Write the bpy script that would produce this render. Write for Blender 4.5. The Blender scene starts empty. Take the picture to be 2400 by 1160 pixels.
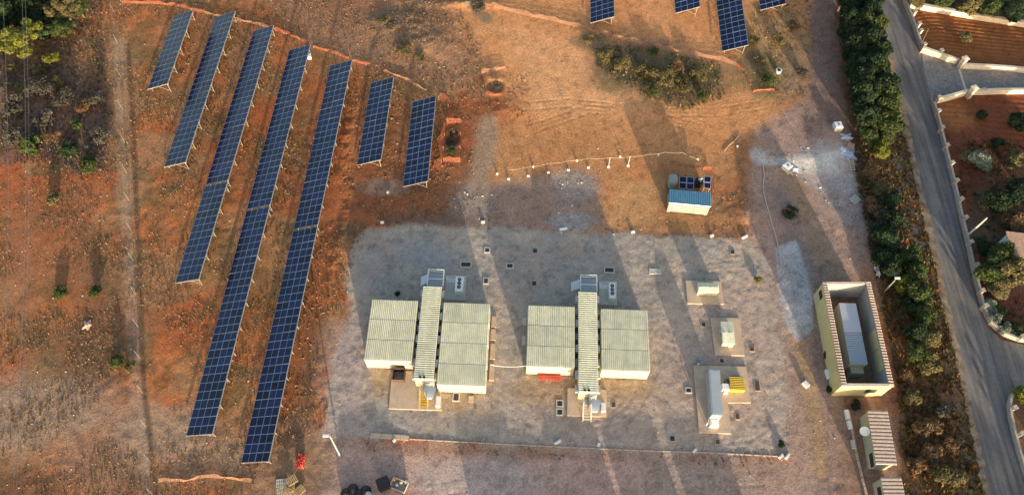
import bpy, math, random
import numpy as np
from mathutils import Vector, Matrix

random.seed(7)
RS = np.random.RandomState(11)
S = bpy.context.scene
COL = S.collection
R = math.radians

# ------------------------------------------------------------------ camera
H = 97.0
TH = R(29.2)
F = 1860.0
cam = bpy.data.cameras.new("camera")
cam.sensor_width = 36
cam.lens = F / 2400 * 36
cam.clip_start = 0.5
cam.clip_end = 9000
camo = bpy.data.objects.new("camera", cam)
COL.objects.link(camo)
camo.location = (0, 0, H)
camo.rotation_euler = (TH, 0, 0)
S.camera = camo

# ------------------------------------------------------------------ light
SUN_EL = R(7.8)
SUN_H = Vector((0.254, -0.967, 0)).normalized()       # horizontal direction towards the sun
w = bpy.data.worlds.new("World")
S.world = w
w.use_nodes = True
nt = w.node_tree
bg = nt.nodes["Background"]
sky = nt.nodes.new("ShaderNodeTexSky")
sky.sky_type = 'NISHITA'
sky.sun_disc = False
sky.sun_elevation = SUN_EL
sky.sun_rotation = math.atan2(SUN_H.x, SUN_H.y)
sky.air_density = 1.0
sky.dust_density = 3.0
sky.ozone_density = 1.0
nt.links.new(sky.outputs[0], bg.inputs[0])
bg.inputs[1].default_value = 0.15
sl = bpy.data.lights.new("sun", 'SUN')
sl.energy = 3.3
sl.angle = R(0.6)
sl.color = (1.0, 0.83, 0.58)
so = bpy.data.objects.new("sun", sl)
COL.objects.link(so)
sd = Vector((SUN_H.x * math.cos(SUN_EL), SUN_H.y * math.cos(SUN_EL), math.sin(SUN_EL)))
so.rotation_euler = sd.to_track_quat('Z', 'Y').to_euler()
S.view_settings.view_transform = 'Standard'
S.view_settings.look = 'None'
S.view_settings.gamma = 1
S.view_settings.use_curve_mapping = False
S.view_settings.exposure = 1.50

# ------------------------------------------------------------------ helpers
CT, ST = math.cos(TH), math.sin(TH)
def G(px, py, z=0.0):
    """world point at height z seen at that place of the photograph"""
    u = px - 1200.0
    v = 580.0 - py
    t = (H - z) / (F * CT - v * ST)
    return Vector((u * t, (v * CT + F * ST) * t, z))

ROT = R(-2.2)
AX = Vector((math.cos(ROT), math.sin(ROT), 0))
AY = Vector((-math.sin(ROT), math.cos(ROT), 0))

def tag(o, label=None, cat=None, group=None, kind=None):
    if label: o["label"] = label
    if cat: o["category"] = cat
    if group: o["group"] = group
    if kind: o["kind"] = kind
    return o

def empty(name, loc, rz=0.0, label=None, cat=None, group=None):
    o = bpy.data.objects.new(name, None)
    o.empty_display_size = 0.3
    COL.objects.link(o)
    o.location = loc
    o.rotation_euler = (0, 0, rz)
    tag(o, label, cat, group)
    return o

def children(o):
    return [c for c in bpy.data.objects if c.parent == o]

def copy_tree(o, parent=None, kids=None):
    c = o.copy()
    COL.objects.link(c)
    if parent: c.parent = parent
    for ch in (kids[o.name] if kids is not None else children(o)):
        copy_tree(ch, c, kids)
    return c
def kidmap(o, m=None):
    m = {} if m is None else m
    m[o.name] = children(o)
    for c in m[o.name]: kidmap(c, m)
    return m

class MB:
    def __init__(s): s.v = []; s.f = []; s.m = []
    def add(s, vs, fs, mi=0):
        n = len(s.v)
        s.v.extend([tuple(p) for p in vs])
        s.f.extend([tuple(n + i for i in f) for f in fs])
        s.m.extend([mi] * len(fs))
        return s
    def box(s, x0, x1, y0, y1, z0, z1, mi=0, M=None):
        vs = [Vector(p) for p in ((x0,y0,z0),(x1,y0,z0),(x1,y1,z0),(x0,y1,z0),(x0,y0,z1),(x1,y0,z1),(x1,y1,z1),(x0,y1,z1))]
        if M is not None: vs = [M @ p for p in vs]
        return s.add(vs, ((3,2,1,0),(4,5,6,7),(0,1,5,4),(1,2,6,5),(2,3,7,6),(3,0,4,7)), mi)
    def cbox(s, c, d, rz=0.0, mi=0):
        M = Matrix.Translation(c) @ Matrix.Rotation(rz, 4, 'Z')
        return s.box(-d[0]/2, d[0]/2, -d[1]/2, d[1]/2, -d[2]/2, d[2]/2, mi, M)
    def bar(s, a, b, r, n=4, mi=0, r2=None):
        a = Vector(a); b = Vector(b); r2 = r if r2 is None else r2
        d = (b - a)
        if d.length < 1e-6: return s
        d.normalize()
        up = Vector((0,0,1)) if abs(d.z) < .9 else Vector((1,0,0))
        e1 = d.cross(up).normalized(); e2 = d.cross(e1)
        vs = []
        for P, rr in ((a, r), (b, r2)):
            for k in range(n):
                t = 2*math.pi*(k+.5)/n
                vs.append(P + e1*(math.cos(t)*rr) + e2*(math.sin(t)*rr))
        fs = [(k, (k+1) % n, n+(k+1) % n, n+k) for k in range(n)]
        fs += [tuple(range(n))[::-1], tuple(range(n, 2*n))]
        return s.add(vs, fs, mi)
    def path(s, pts, r, n=5, mi=0):
        for a, b in zip(pts[:-1], pts[1:]): s.bar(a, b, r, n, mi)
        return s
    def cyl(s, c, r, z0, z1, n=16, mi=0, r2=None):
        return s.bar((c[0],c[1],z0), (c[0],c[1],z1), r, n, mi, r2)
    def quad(s, a, b, c, d, mi=0):
        return s.add([a,b,c,d], [(0,1,2,3)], mi)
    def build(s, name, mats, parent=None, smooth=False):
        me = bpy.data.meshes.new(name)
        me.from_pydata(s.v, [], s.f)
        if not isinstance(mats, (list, tuple)): mats = [mats]
        for m in mats: me.materials.append(m)
        if len(mats) > 1:
            me.polygons.foreach_set("material_index", s.m)
        if smooth:
            me.polygons.foreach_set("use_smooth", [True]*len(me.polygons))
        me.update()
        o = bpy.data.objects.new(name, me)
        COL.objects.link(o)
        if parent: o.parent = parent
        return o

def npmesh(name, V, Fc, mats, cols=None, midx=None, smooth=False, parent=None):
    """V (n,3), Fc (m,k) arrays -> object"""
    me = bpy.data.meshes.new(name)
    n, m, k = len(V), len(Fc), Fc.shape[1]
    me.vertices.add(n); me.vertices.foreach_set("co", np.ascontiguousarray(V, dtype=np.float32).ravel())
    me.loops.add(m*k); me.loops.foreach_set("vertex_index", np.ascontiguousarray(Fc, dtype=np.int32).ravel())
    me.polygons.add(m)
    me.polygons.foreach_set("loop_start", np.arange(0, m*k, k, dtype=np.int32))
    if midx is not None: me.polygons.foreach_set("material_index", midx.astype(np.int32))
    me.polygons.foreach_set("use_smooth", np.full(m, smooth))
    if not isinstance(mats, (list, tuple)): mats = [mats]
    for q in mats: me.materials.append(q)
    me.update(calc_edges=True)
    if cols is not None:
        at = me.color_attributes.new("Col", 'FLOAT_COLOR', 'POINT')
        c4 = np.ones((n, 4), dtype=np.float32); c4[:, :3] = cols
        at.data.foreach_set("color", c4.ravel())
    o = bpy.data.objects.new(name, me)
    COL.objects.link(o)
    if parent: o.parent = parent
    return o

# ------------------------------------------------------------------ materials
def mat(name, col, rough=.7, metal=0.0, var=.12, scale=3.0, col2=None, mixs=1.2, bump=0.0, bscale=20, attr=False, rnd=0.0, spec=.4, trans=0.0, stretch=0.0):
    m = bpy.data.materials.new(name); m.use_nodes = True
    t = m.node_tree; N = t.nodes; Lk = t.links
    b = N["Principled BSDF"]
    b.inputs["Roughness"].default_value = rough
    b.inputs["Metallic"].default_value = metal
    b.inputs["Specular IOR Level"].default_value = spec
    tc = N.new("ShaderNodeTexCoord")
    if attr:
        a = N.new("ShaderNodeVertexColor"); a.layer_name = "Col"; cur = a.outputs[0]
    else:
        a = N.new("ShaderNodeRGB"); a.outputs[0].default_value = (*col, 1); cur = a.outputs[0]
    src = tc.outputs["Object"]
    if rnd > 0:
        oi0 = N.new("ShaderNodeObjectInfo"); ad = N.new("ShaderNodeVectorMath"); ad.operation = 'ADD'
        sc0 = N.new("ShaderNodeMath"); sc0.operation = 'MULTIPLY'; sc0.inputs[1].default_value = 60
        Lk.new(oi0.outputs["Random"], sc0.inputs[0]); Lk.new(src, ad.inputs[0]); Lk.new(sc0.outputs[0], ad.inputs[1]); src = ad.outputs[0]
    def noise(sc, det=4, ro=.6):
        n = N.new("ShaderNodeTexNoise"); n.inputs["Scale"].default_value = sc
        n.inputs["Detail"].default_value = det; n.inputs["Roughness"].default_value = ro
        Lk.new(src, n.inputs["Vector"]); return n
    if col2 is not None:
        n = noise(mixs); r = N.new("ShaderNodeValToRGB")
        r.color_ramp.elements[0].position = .42; r.color_ramp.elements[1].position = .62
        Lk.new(n.outputs[0], r.inputs[0])
        x = N.new("ShaderNodeMixRGB"); Lk.new(r.outputs[0], x.inputs[0]); Lk.new(cur, x.inputs[1])
        x.inputs[2].default_value = (*col2, 1); cur = x.outputs[0]
    if var > 0:
        n = noise(scale, 5, .7)
        mr = N.new("ShaderNodeMapRange"); mr.inputs[1].default_value = .3; mr.inputs[2].default_value = .7
        mr.inputs[3].default_value = 1-var; mr.inputs[4].default_value = 1+var
        Lk.new(n.outputs[0], mr.inputs[0])
        x = N.new("ShaderNodeVectorMath"); x.operation = 'SCALE'
        Lk.new(cur, x.inputs[0]); Lk.new(mr.outputs[0], x.inputs["Scale"]); cur = x.outputs[0]
    if stretch > 0:
        mp = N.new("ShaderNodeMapping"); mp.inputs["Rotation"].default_value = (0, 0, R(-14)); mp.inputs["Scale"].default_value = (1.6, .07, 1)
        Lk.new(src, mp.inputs[0]); n = N.new("ShaderNodeTexNoise"); n.inputs["Scale"].default_value = 1; n.inputs["Detail"].default_value = 4
        Lk.new(mp.outputs[0], n.inputs["Vector"])
        mr = N.new("ShaderNodeMapRange"); mr.inputs[1].default_value = .35; mr.inputs[2].default_value = .65
        mr.inputs[3].default_value = 1-stretch; mr.inputs[4].default_value = 1+stretch
        Lk.new(n.outputs[0], mr.inputs[0])
        x = N.new("ShaderNodeVectorMath"); x.operation = 'SCALE'
        Lk.new(cur, x.inputs[0]); Lk.new(mr.outputs[0], x.inputs["Scale"]); cur = x.outputs[0]
    if rnd > 0:
        oi = N.new("ShaderNodeObjectInfo")
        mr = N.new("ShaderNodeMapRange"); mr.inputs[3].default_value = 1-rnd; mr.inputs[4].default_value = 1+rnd
        Lk.new(oi.outputs["Random"], mr.inputs[0])
        x = N.new("ShaderNodeVectorMath"); x.operation = 'SCALE'
        Lk.new(cur, x.inputs[0]); Lk.new(mr.outputs[0], x.inputs["Scale"]); cur = x.outputs[0]
    Lk.new(cur, b.inputs["Base Color"])
    if bump > 0:
        n = noise(bscale, 6, .65)
        bp = N.new("ShaderNodeBump"); bp.inputs["Strength"].default_value = 1.0
        bp.inputs["Distance"].default_value = bump
        Lk.new(n.outputs[0], bp.inputs["Height"]); Lk.new(bp.outputs[0], b.inputs["Normal"])
    if trans > 0:
        tr = N.new("ShaderNodeBsdfTranslucent"); Lk.new(cur, tr.inputs[0])
        mx = N.new("ShaderNodeMixShader"); mx.inputs[0].default_value = trans
        Lk.new(b.outputs[0], mx.inputs[1]); Lk.new(tr.outputs[0], mx.inputs[2])
        Lk.new(mx.outputs[0], N["Material Output"].inputs[0])
    return m

def ground_material(name, fine=.3, bumpd=.05):
    m = bpy.data.materials.new(name); m.use_nodes = True
    t = m.node_tree; N = t.nodes; Lk = t.links
    b = N["Principled BSDF"]; b.inputs["Roughness"].default_value = .95
    b.inputs["Specular IOR Level"].default_value = .15
    a = N.new("ShaderNodeVertexColor"); a.layer_name = "Col"
    tc = N.new("ShaderNodeTexCoord")
    def noise(sc, det, ro=.65):
        n = N.new("ShaderNodeTexNoise"); n.inputs["Scale"].default_value = sc
        n.inputs["Detail"].default_value = det; n.inputs["Roughness"].default_value = ro
        Lk.new(tc.outputs["Object"], n.inputs["Vector"]); return n
    n1 = noise(3.2, 9, .82)
    mr = N.new("ShaderNodeMapRange"); mr.inputs[1].default_value = .28; mr.inputs[2].default_value = .72
    mr.inputs[3].default_value = 1-fine; mr.inputs[4].default_value = 1+fine
    Lk.new(n1.outputs[0], mr.inputs[0])
    n1b = noise(9.0, 4, .8)
    mrb = N.new("ShaderNodeMapRange"); mrb.inputs[1].default_value = .3; mrb.inputs[2].default_value = .7
    mrb.inputs[3].default_value = 1-fine*.9; mrb.inputs[4].default_value = 1+fine*.9
    Lk.new(n1b.outputs[0], mrb.inputs[0])
    mm = N.new("ShaderNodeMath"); mm.operation = 'MULTIPLY'; Lk.new(mr.outputs[0], mm.inputs[0]); Lk.new(mrb.outputs[0], mm.inputs[1])
    x = N.new("ShaderNodeVectorMath"); x.operation = 'SCALE'
    Lk.new(a.outputs[0], x.inputs[0]); Lk.new(mm.outputs[0], x.inputs["Scale"])
    # scattered pale and dark grains
    n2 = noise(6.5, 3, .6)
    r = N.new("ShaderNodeValToRGB"); e = r.color_ramp.elements
    e[0].position = .62; e[0].color = (0,0,0,1); e[1].position = .74; e[1].color = (1,1,1,1)
    Lk.new(n2.outputs[0], r.inputs[0])
    mx = N.new("ShaderNodeMixRGB"); mx.inputs[2].default_value = (.42,.36,.30,1)
    ml = N.new("ShaderNodeMath"); ml.operation = 'MULTIPLY'; ml.inputs[1].default_value = .45
    Lk.new(r.outputs[0], ml.inputs[0]); Lk.new(ml.outputs[0], mx.inputs[0]); Lk.new(x.outputs[0], mx.inputs[1])
    Lk.new(mx.outputs[0], b.inputs["Base Color"])
    n3 = noise(4.0, 8, .78)
    bp = N.new("ShaderNodeBump"); bp.inputs["Distance"].default_value = bumpd; bp.inputs["Strength"].default_value = .8
    Lk.new(n3.outputs[0], bp.inputs["Height"]); Lk.new(bp.outputs[0], b.inputs["Normal"])
    return m

def solar_glass(name):
    m = bpy.data.materials.new(name); m.use_nodes = True
    t = m.node_tree; N = t.nodes; Lk = t.links
    b = N["Principled BSDF"]; b.inputs["Roughness"].default_value = .22
    b.inputs["Specular IOR Level"].default_value = .28
    tc = N.new("ShaderNodeTexCoord")
    br = N.new("ShaderNodeTexBrick"); br.offset = 0
    br.inputs["Scale"].default_value = 1
    br.inputs["Brick Width"].default_value = .17; br.inputs["Row Height"].default_value = .17
    br.inputs["Mortar Size"].default_value = .006; br.inputs["Mortar Smooth"].default_value = .1
    br.inputs["Color1"].default_value = (.0025,.005,.026,1); br.inputs["Color2"].default_value = (.004,.009,.040,1)
    br.inputs["Mortar"].default_value = (.02,.03,.08,1)
    Lk.new(tc.outputs["Object"], br.inputs["Vector"])
    oi = N.new("ShaderNodeObjectInfo")
    mr = N.new("ShaderNodeMapRange"); mr.inputs[3].default_value = .6; mr.inputs[4].default_value = 1.9
    Lk.new(oi.outputs["Random"], mr.inputs[0])
    x = N.new("ShaderNodeVectorMath"); x.operation = 'SCALE'
    Lk.new(br.outputs[0], x.inputs[0]); Lk.new(mr.outputs[0], x.inputs["Scale"])
    Lk.new(x.outputs[0], b.inputs["Base Color"])
    return m

M = {}
M['ground'] = ground_material("soil", .50, .16)
M['gravel'] = ground_material("gravel", .34, .14)
M['cream'] = mat("cream_roof", (.66,.64,.47), .6, var=.09, scale=2.2, col2=(.57,.555,.41), mixs=.7, rnd=.06, stretch=.08)
M['cream_wall'] = mat("cream_wall", (.58,.53,.37), .6, var=.05, scale=2)
M['dark_gap'] = mat("dark_gap", (.03,.03,.03), .8)
M['concrete'] = mat("concrete", (.52,.39,.28), .9, var=.12, scale=2.0, col2=(.44,.34,.25), mixs=.9, bump=.01)
M['paleconc'] = mat("pale_concrete", (.50,.47,.42), .9, var=.12, scale=3)
M['white'] = mat("white_paint", (.75,.75,.72), .5, var=.06)
M['whitemetal'] = mat("white_rail", (.72,.74,.76), .4, var=.04)
M['grey'] = mat("grey_metal", (.30,.32,.34), .5, var=.12)
M['bluegrey'] = mat("blue_grey_sheet", (.26,.31,.38), .45, var=.1)
M['silver'] = mat("silver_sheet", (.40,.44,.46), .4, .2, var=.08, scale=1.0)
M['pvframe'] = mat("module_frame", (.25,.32,.46), .45, .2, var=.05)
M['alu'] = mat("aluminium", (.50,.52,.56), .4, .3, var=.05)
M['steel'] = mat("galvanised_post", (.36,.31,.25), .6, .1, var=.1)
M['glass'] = solar_glass("solar_cell")
M['black'] = mat("black_plastic", (.012,.012,.014), .5, var=.1)
M['darkgrey'] = mat("dark_cover", (.035,.036,.038), .7, var=.25, scale=9)
M['rustcover'] = mat("rusty_cover", (.09,.055,.045), .8, var=.3, scale=8)
M['yellow'] = mat("yellow_paint", (.52,.35,.04), .5, var=.12, scale=2)
M['ochre'] = mat("yellow_wall", (.60,.50,.24), .85, var=.10, scale=1.0, col2=(.50,.44,.25), mixs=.45)
M['greenwall'] = mat("pale_green_wall", (.40,.39,.25), .85, var=.10, scale=1.0)
M['innerwall'] = mat("grey_render", (.34,.34,.34), .9, var=.1, scale=1.0)
M['tile'] = mat("clay_tile", (.50,.33,.25), .85, var=.25, scale=2.5, rnd=.1)
M['tilepale'] = mat("pale_clay_tile", (.62,.50,.40), .85, var=.2, scale=3)
M['tilered'] = mat("red_clay_tile", (.46,.25,.17), .85, var=.3, scale=3)
M['blue'] = mat("blue_roof", (.085,.22,.34), .5, var=.15, scale=1.5)
M['orange'] = mat("orange_net", (.50,.15,.075), .7, var=.15, trans=.3)
M['pinknet'] = mat("faded_orange_net", (.48,.25,.16), .7, var=.15, trans=.3)
M['red'] = mat("red_plastic", (.48,.06,.04), .5, var=.1)
M['copedark'] = mat('old_tile', (.30,.15,.10), .85, var=.25, scale=3)
M['bark'] = mat("bark", (.13,.09,.06), .9, var=.3, scale=8)
M['wood'] = mat("pallet_wood", (.42,.29,.15), .85, var=.2, scale=5)
M['palewood'] = mat("pale_wood", (.52,.44,.34), .85, var=.2, scale=5)
M['asphalt'] = mat("asphalt", (.125,.118,.122), .9, var=.16, scale=2.5, col2=(.165,.148,.135), mixs=.16, bump=.01, bscale=14, stretch=.30)
M['verge'] = mat("road_edge_dust", (.27,.21,.15), .95, var=.3, scale=2.0, col2=(.15,.10,.06), mixs=.8, bump=.02)
M['stonewall'] = mat("wall_stone", (.42,.36,.30), .9, var=.22, scale=3)
M['creamstone'] = mat("cream_coping", (.66,.56,.42), .85, var=.12, scale=2)
M['drive'] = mat("driveway_paving", (.25,.22,.195), .9, var=.4, scale=2.6, col2=(.19,.175,.165), mixs=1.0)
M['water'] = mat("white_tank", (.25,.285,.265), .45, var=.08)
def leafm(n, c, rnd=.18): return mat(n, c, .7, var=.4, scale=1.6, rnd=rnd, spec=.12, trans=.22)
M['leaf_dark'] = leafm("leaf_dark", (.030,.048,.022))
M['leaf_mid'] = leafm("leaf_mid", (.065,.085,.028))
M['leaf_yellow'] = leafm("leaf_yellow", (.16,.165,.03))
M['leaf_olive'] = leafm("leaf_olive", (.15,.125,.055))
M['leaf_brown'] = leafm("leaf_brown", (.19,.115,.06))
M['leaf_grey'] = leafm("leaf_grey", (.10,.088,.07))
M['leaf_silver'] = leafm("leaf_silver", (.20,.23,.17))
M['tuft'] = mat("tuft", (.2,.15,.1), .9, var=.25, attr=True, spec=.05, trans=.15)
M['clod'] = mat("clod", (.2,.15,.1), .95, var=.2, attr=True, spec=.1)

# ------------------------------------------------------------------ numpy noise
def vnoise(x, y, seed, ang=0.0):
    rs = np.random.RandomState(seed)
    T = rs.rand(256, 256).astype(np.float32)
    if ang:
        x, y = x*math.cos(ang)-y*math.sin(ang), x*math.sin(ang)+y*math.cos(ang)
    xi = np.floor(x).astype(int); yi = np.floor(y).astype(int)
    fx = x-xi; fy = y-yi
    fx = fx*fx*(3-2*fx); fy = fy*fy*(3-2*fy)
    a = T[xi % 256, yi % 256]; b = T[(xi+1) % 256, yi % 256]
    c = T[xi % 256, (yi+1) % 256]; d = T[(xi+1) % 256, (yi+1) % 256]
    return (a*(1-fx)+b*fx)*(1-fy)+(c*(1-fx)+d*fx)*fy
def fbm(x, y, scale, seed, octv=4, gain=.55):
    s = 0; amp = 1; tot = 0; f = 1/scale
    for k in range(octv):
        s = s+amp*vnoise(x*f+13.7*k, y*f+7.1*k, seed+k, .6*k); tot += amp; amp *= gain; f *= 2.03
    return s/tot
def sstep(a, b, x):
    t = np.clip((x-a)/(b-a), 0, 1); return t*t*(3-2*t)
def gp(pts): return [tuple(G(p[0], p[1])[:2]) for p in pts]
def dist_line(X, Y, pts):
    d = np.full(X.shape, 1e9)
    for (ax, ay), (bx, by) in zip(pts[:-1], pts[1:]):
        dx, dy = bx-ax, by-ay; L2 = dx*dx+dy*dy+1e-9
        t = np.clip(((X-ax)*dx+(Y-ay)*dy)/L2, 0, 1)
        d = np.minimum(d, np.hypot(X-ax-t*dx, Y-ay-t*dy))
    return d
def sdf_poly(X, Y, pts):
    """negative inside"""
    P = list(pts)+[pts[0]]
    d = dist_line(X, Y, P)
    ins = np.zeros(X.shape, bool)
    for (ax, ay), (bx, by) in zip(P[:-1], P[1:]):
        c = ((ay > Y) != (by > Y)) & (X < (bx-ax)*(Y-ay)/((by-ay) if abs(by-ay) > 1e-9 else 1e-9)+ax)
        ins ^= c
    return np.where(ins, -d, d)

# ------------------------------------------------------------------ layout polygons (ground places)
YARD = gp([(862,530),(1000,528),(1140,536),(1300,543),(1500,552),(1750,562),(1800,610),(1830,760),(1855,1065),(1400,1050),(1100,1036),(868,1024),(765,1016),(778,900),(812,740),(822,600),(838,560)])
ROADL = [(2036,-60),(2048,0),(2068,78),(2092,168),(2113,262),(2134,353),(2152,431),(2168,500),(2194,612),(2212,700),(2236,796),(2260,900),(2288,1042),(2311,1160),(2335,1280)]
ROADR = [(2092,-60),(2107,0),(2128,52),(2149,111),(2160,155),(2179,243),(2203,325),(2224,405),(2245,508),(2259,577),(2280,671),(2297,729),(2316,768),(2356,937),(2361,980),(2380,1060),(2400,1128),(2440,1280)]
ROADP = gp(ROADL)+gp(ROADR)[::-1]
JUNC = gp([(2300,740),(2316,768),(2349,797),(2400,808),(2520,826),(2520,905),(2400,912),(2372,920),(2356,937),(2300,900)])
FIELD1 = gp([(2140,20),(2300,46),(2460,66),(2460,168),(2400,163),(2255,153),(2195,130),(2160,108)])
FIELD2 = gp([(2190,240),(2265,224),(2285,218),(2460,218),(2460,330),(2400,345),(2300,420),(2270,520),(2248,470),(2215,330)])

def height(X, Y):
    far = sstep(0, 30, np.maximum(np.abs(X)-95, 0)+np.maximum(Y-115, 0))
    base = fbm(X, Y, 1.7, 3, 4, .6)-.5
    h = base*.17
    h += (fbm(X, Y, .55, 23, 2)-.5)*.05
    rough = .40+.8*sstep(.4, .65, fbm(X, Y, 14, 31, 3))
    sd_ = sdf_poly(X, Y, gp([(1080,-60),(1950,-60),(1900,120),(1780,330),(1700,450),(1440,540),(1220,500),(1120,300),(1090,60)]))
    rough *= .40+.60*sstep(-3, 2, sd_)
    h *= rough
    yd = sdf_poly(X, Y, YARD)+(fbm(X, Y, 3, 77, 2)-.5)*1.0
    inyard = 1-sstep(-.4, .6, yd)
    # gravel: combed ripples swinging round the yard
    ph = (X*.75+Y*.9+6*fbm(X, Y, 13, 5, 3))*4.2
    hy = (np.sin(ph)*.011+(fbm(X, Y, .75, 9, 3, .7)-.5)*.15*(.5+fbm(X, Y, 8, 19, 2)))
    h = h*(1-inyard)+hy*inyard
    f1 = sdf_poly(X, Y, FIELD1); m1 = 1-sstep(-.8, 0, f1)
    rr = dist_line(X, Y, gp([(2222, 150), (2470, 178)]))
    h = h*(1-m1)+m1*(np.sin(rr*2*math.pi/.80+2.0*fbm(X, Y, 6, 6, 2))*.085+base*.04)
    f2 = sdf_poly(X, Y, FIELD2); m2 = 1-sstep(-.8, 0, f2)
    h = h*(1-m2)+m2*(np.sin((Y*.95+X*.12)*2*math.pi/1.0+2*fbm(X, Y, 5, 61, 2))*.045+base*.06)
    rd = np.minimum(sdf_poly(X, Y, ROADP), sdf_poly(X, Y, JUNC))
    h = h*sstep(.0, 1.2, rd)
    h -= .06
    # rut beside the wire fence
    dr = dist_line(X, Y, gp(RUT))
    h -= .14*(1-sstep(.10, .40, dr+.3*(fbm(X, Y, 2, 93, 2)-.5)))*sstep(.25, .5, fbm(X, Y, 5, 91, 2))
    for (px, py, r, dep) in PITS:
        p = G(px, py); d = np.hypot(X-p.x, Y-p.y)/r
        h -= dep*(1-sstep(.5, 1.0, d)); h += .07*np.exp(-((d-1.25)/.3)**2)*(fbm(X, Y, 1, 97, 2)*2)
    for (px, py, rx, ry, hh) in MOUNDS:
        p = G(px, py); d = np.hypot((X-p.x)/rx, (Y-p.y)/ry)
        h += hh*np.exp(-d*d*1.6)*(.4+1.2*fbm(X, Y, 1.2, 44, 3))
    for tr in TRACKS:
        L_ = gp(tr)
        for off in (-.8, .8):
            Lo = []
            for i, (x_, y_) in enumerate(L_):
                a_ = L_[max(i-1, 0)]; b_ = L_[min(i+1, len(L_)-1)]; dx, dy = b_[0]-a_[0], b_[1]-a_[1]; q = math.hypot(dx, dy)
                Lo.append((x_-dy/q*off, y_+dx/q*off))
            d = dist_line(X, Y, Lo)
            br_ = .35+1.1*fbm(X, Y, 2.5, 71, 3)
            h += (-.030*np.exp(-(d/.16)**2)+.022*np.exp(-((d-.34)/.13)**2))*br_
    return h*(1-far)-.05*far
TRACKS = [[(1390,1003),(1440,992),(1480,962),(1515,900),(1530,840)],[(1400,1015),(1470,1000),(1540,1003),(1630,990)],[(1250,300),(1380,255),(1500,262),(1640,300),(1710,345)],
    [(1560,262),(1680,262),(1790,245),(1850,180)],[(1180,210),(1230,250),(1330,240),(1460,255)],[(1835,1000),(1770,1045),(1650,1062),(1500,1075),(1200,1080)],[(1860,420),(1930,520),(1950,640),(1900,820),(1930,1000),(1960,1160)],
    [(1000,1150),(1200,1120),(1500,1130),(1800,1120)],[(870,600),(940,570),(1080,580),(1250,600)],[(1580,900),(1560,800),(1580,700),(1640,630),(1740,620)]]
RUT = [(300,100),(312,300),(318,450),(325,600),(331,760),(336,900),(348,1000),(362,1120),(372,1250)]
PITS = [(1160,200,1.5,.7),(1060,325,1.3,.6),(1852,498,1.0,.35)]
MOUNDS = [(930,60,7,3.5,.5),(985,100,6,3,.45),(820,480,1.5,9,.35),(815,330,1.6,9,.4),(790,600,1.5,6,.3),(1090,10,7,1.2,.5),
          (1750,500,3,2.5,.35),(1170,260,4,2.5,.25),(745,900,2,9,.22),(1900,370,5,3,.15)]

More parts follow.
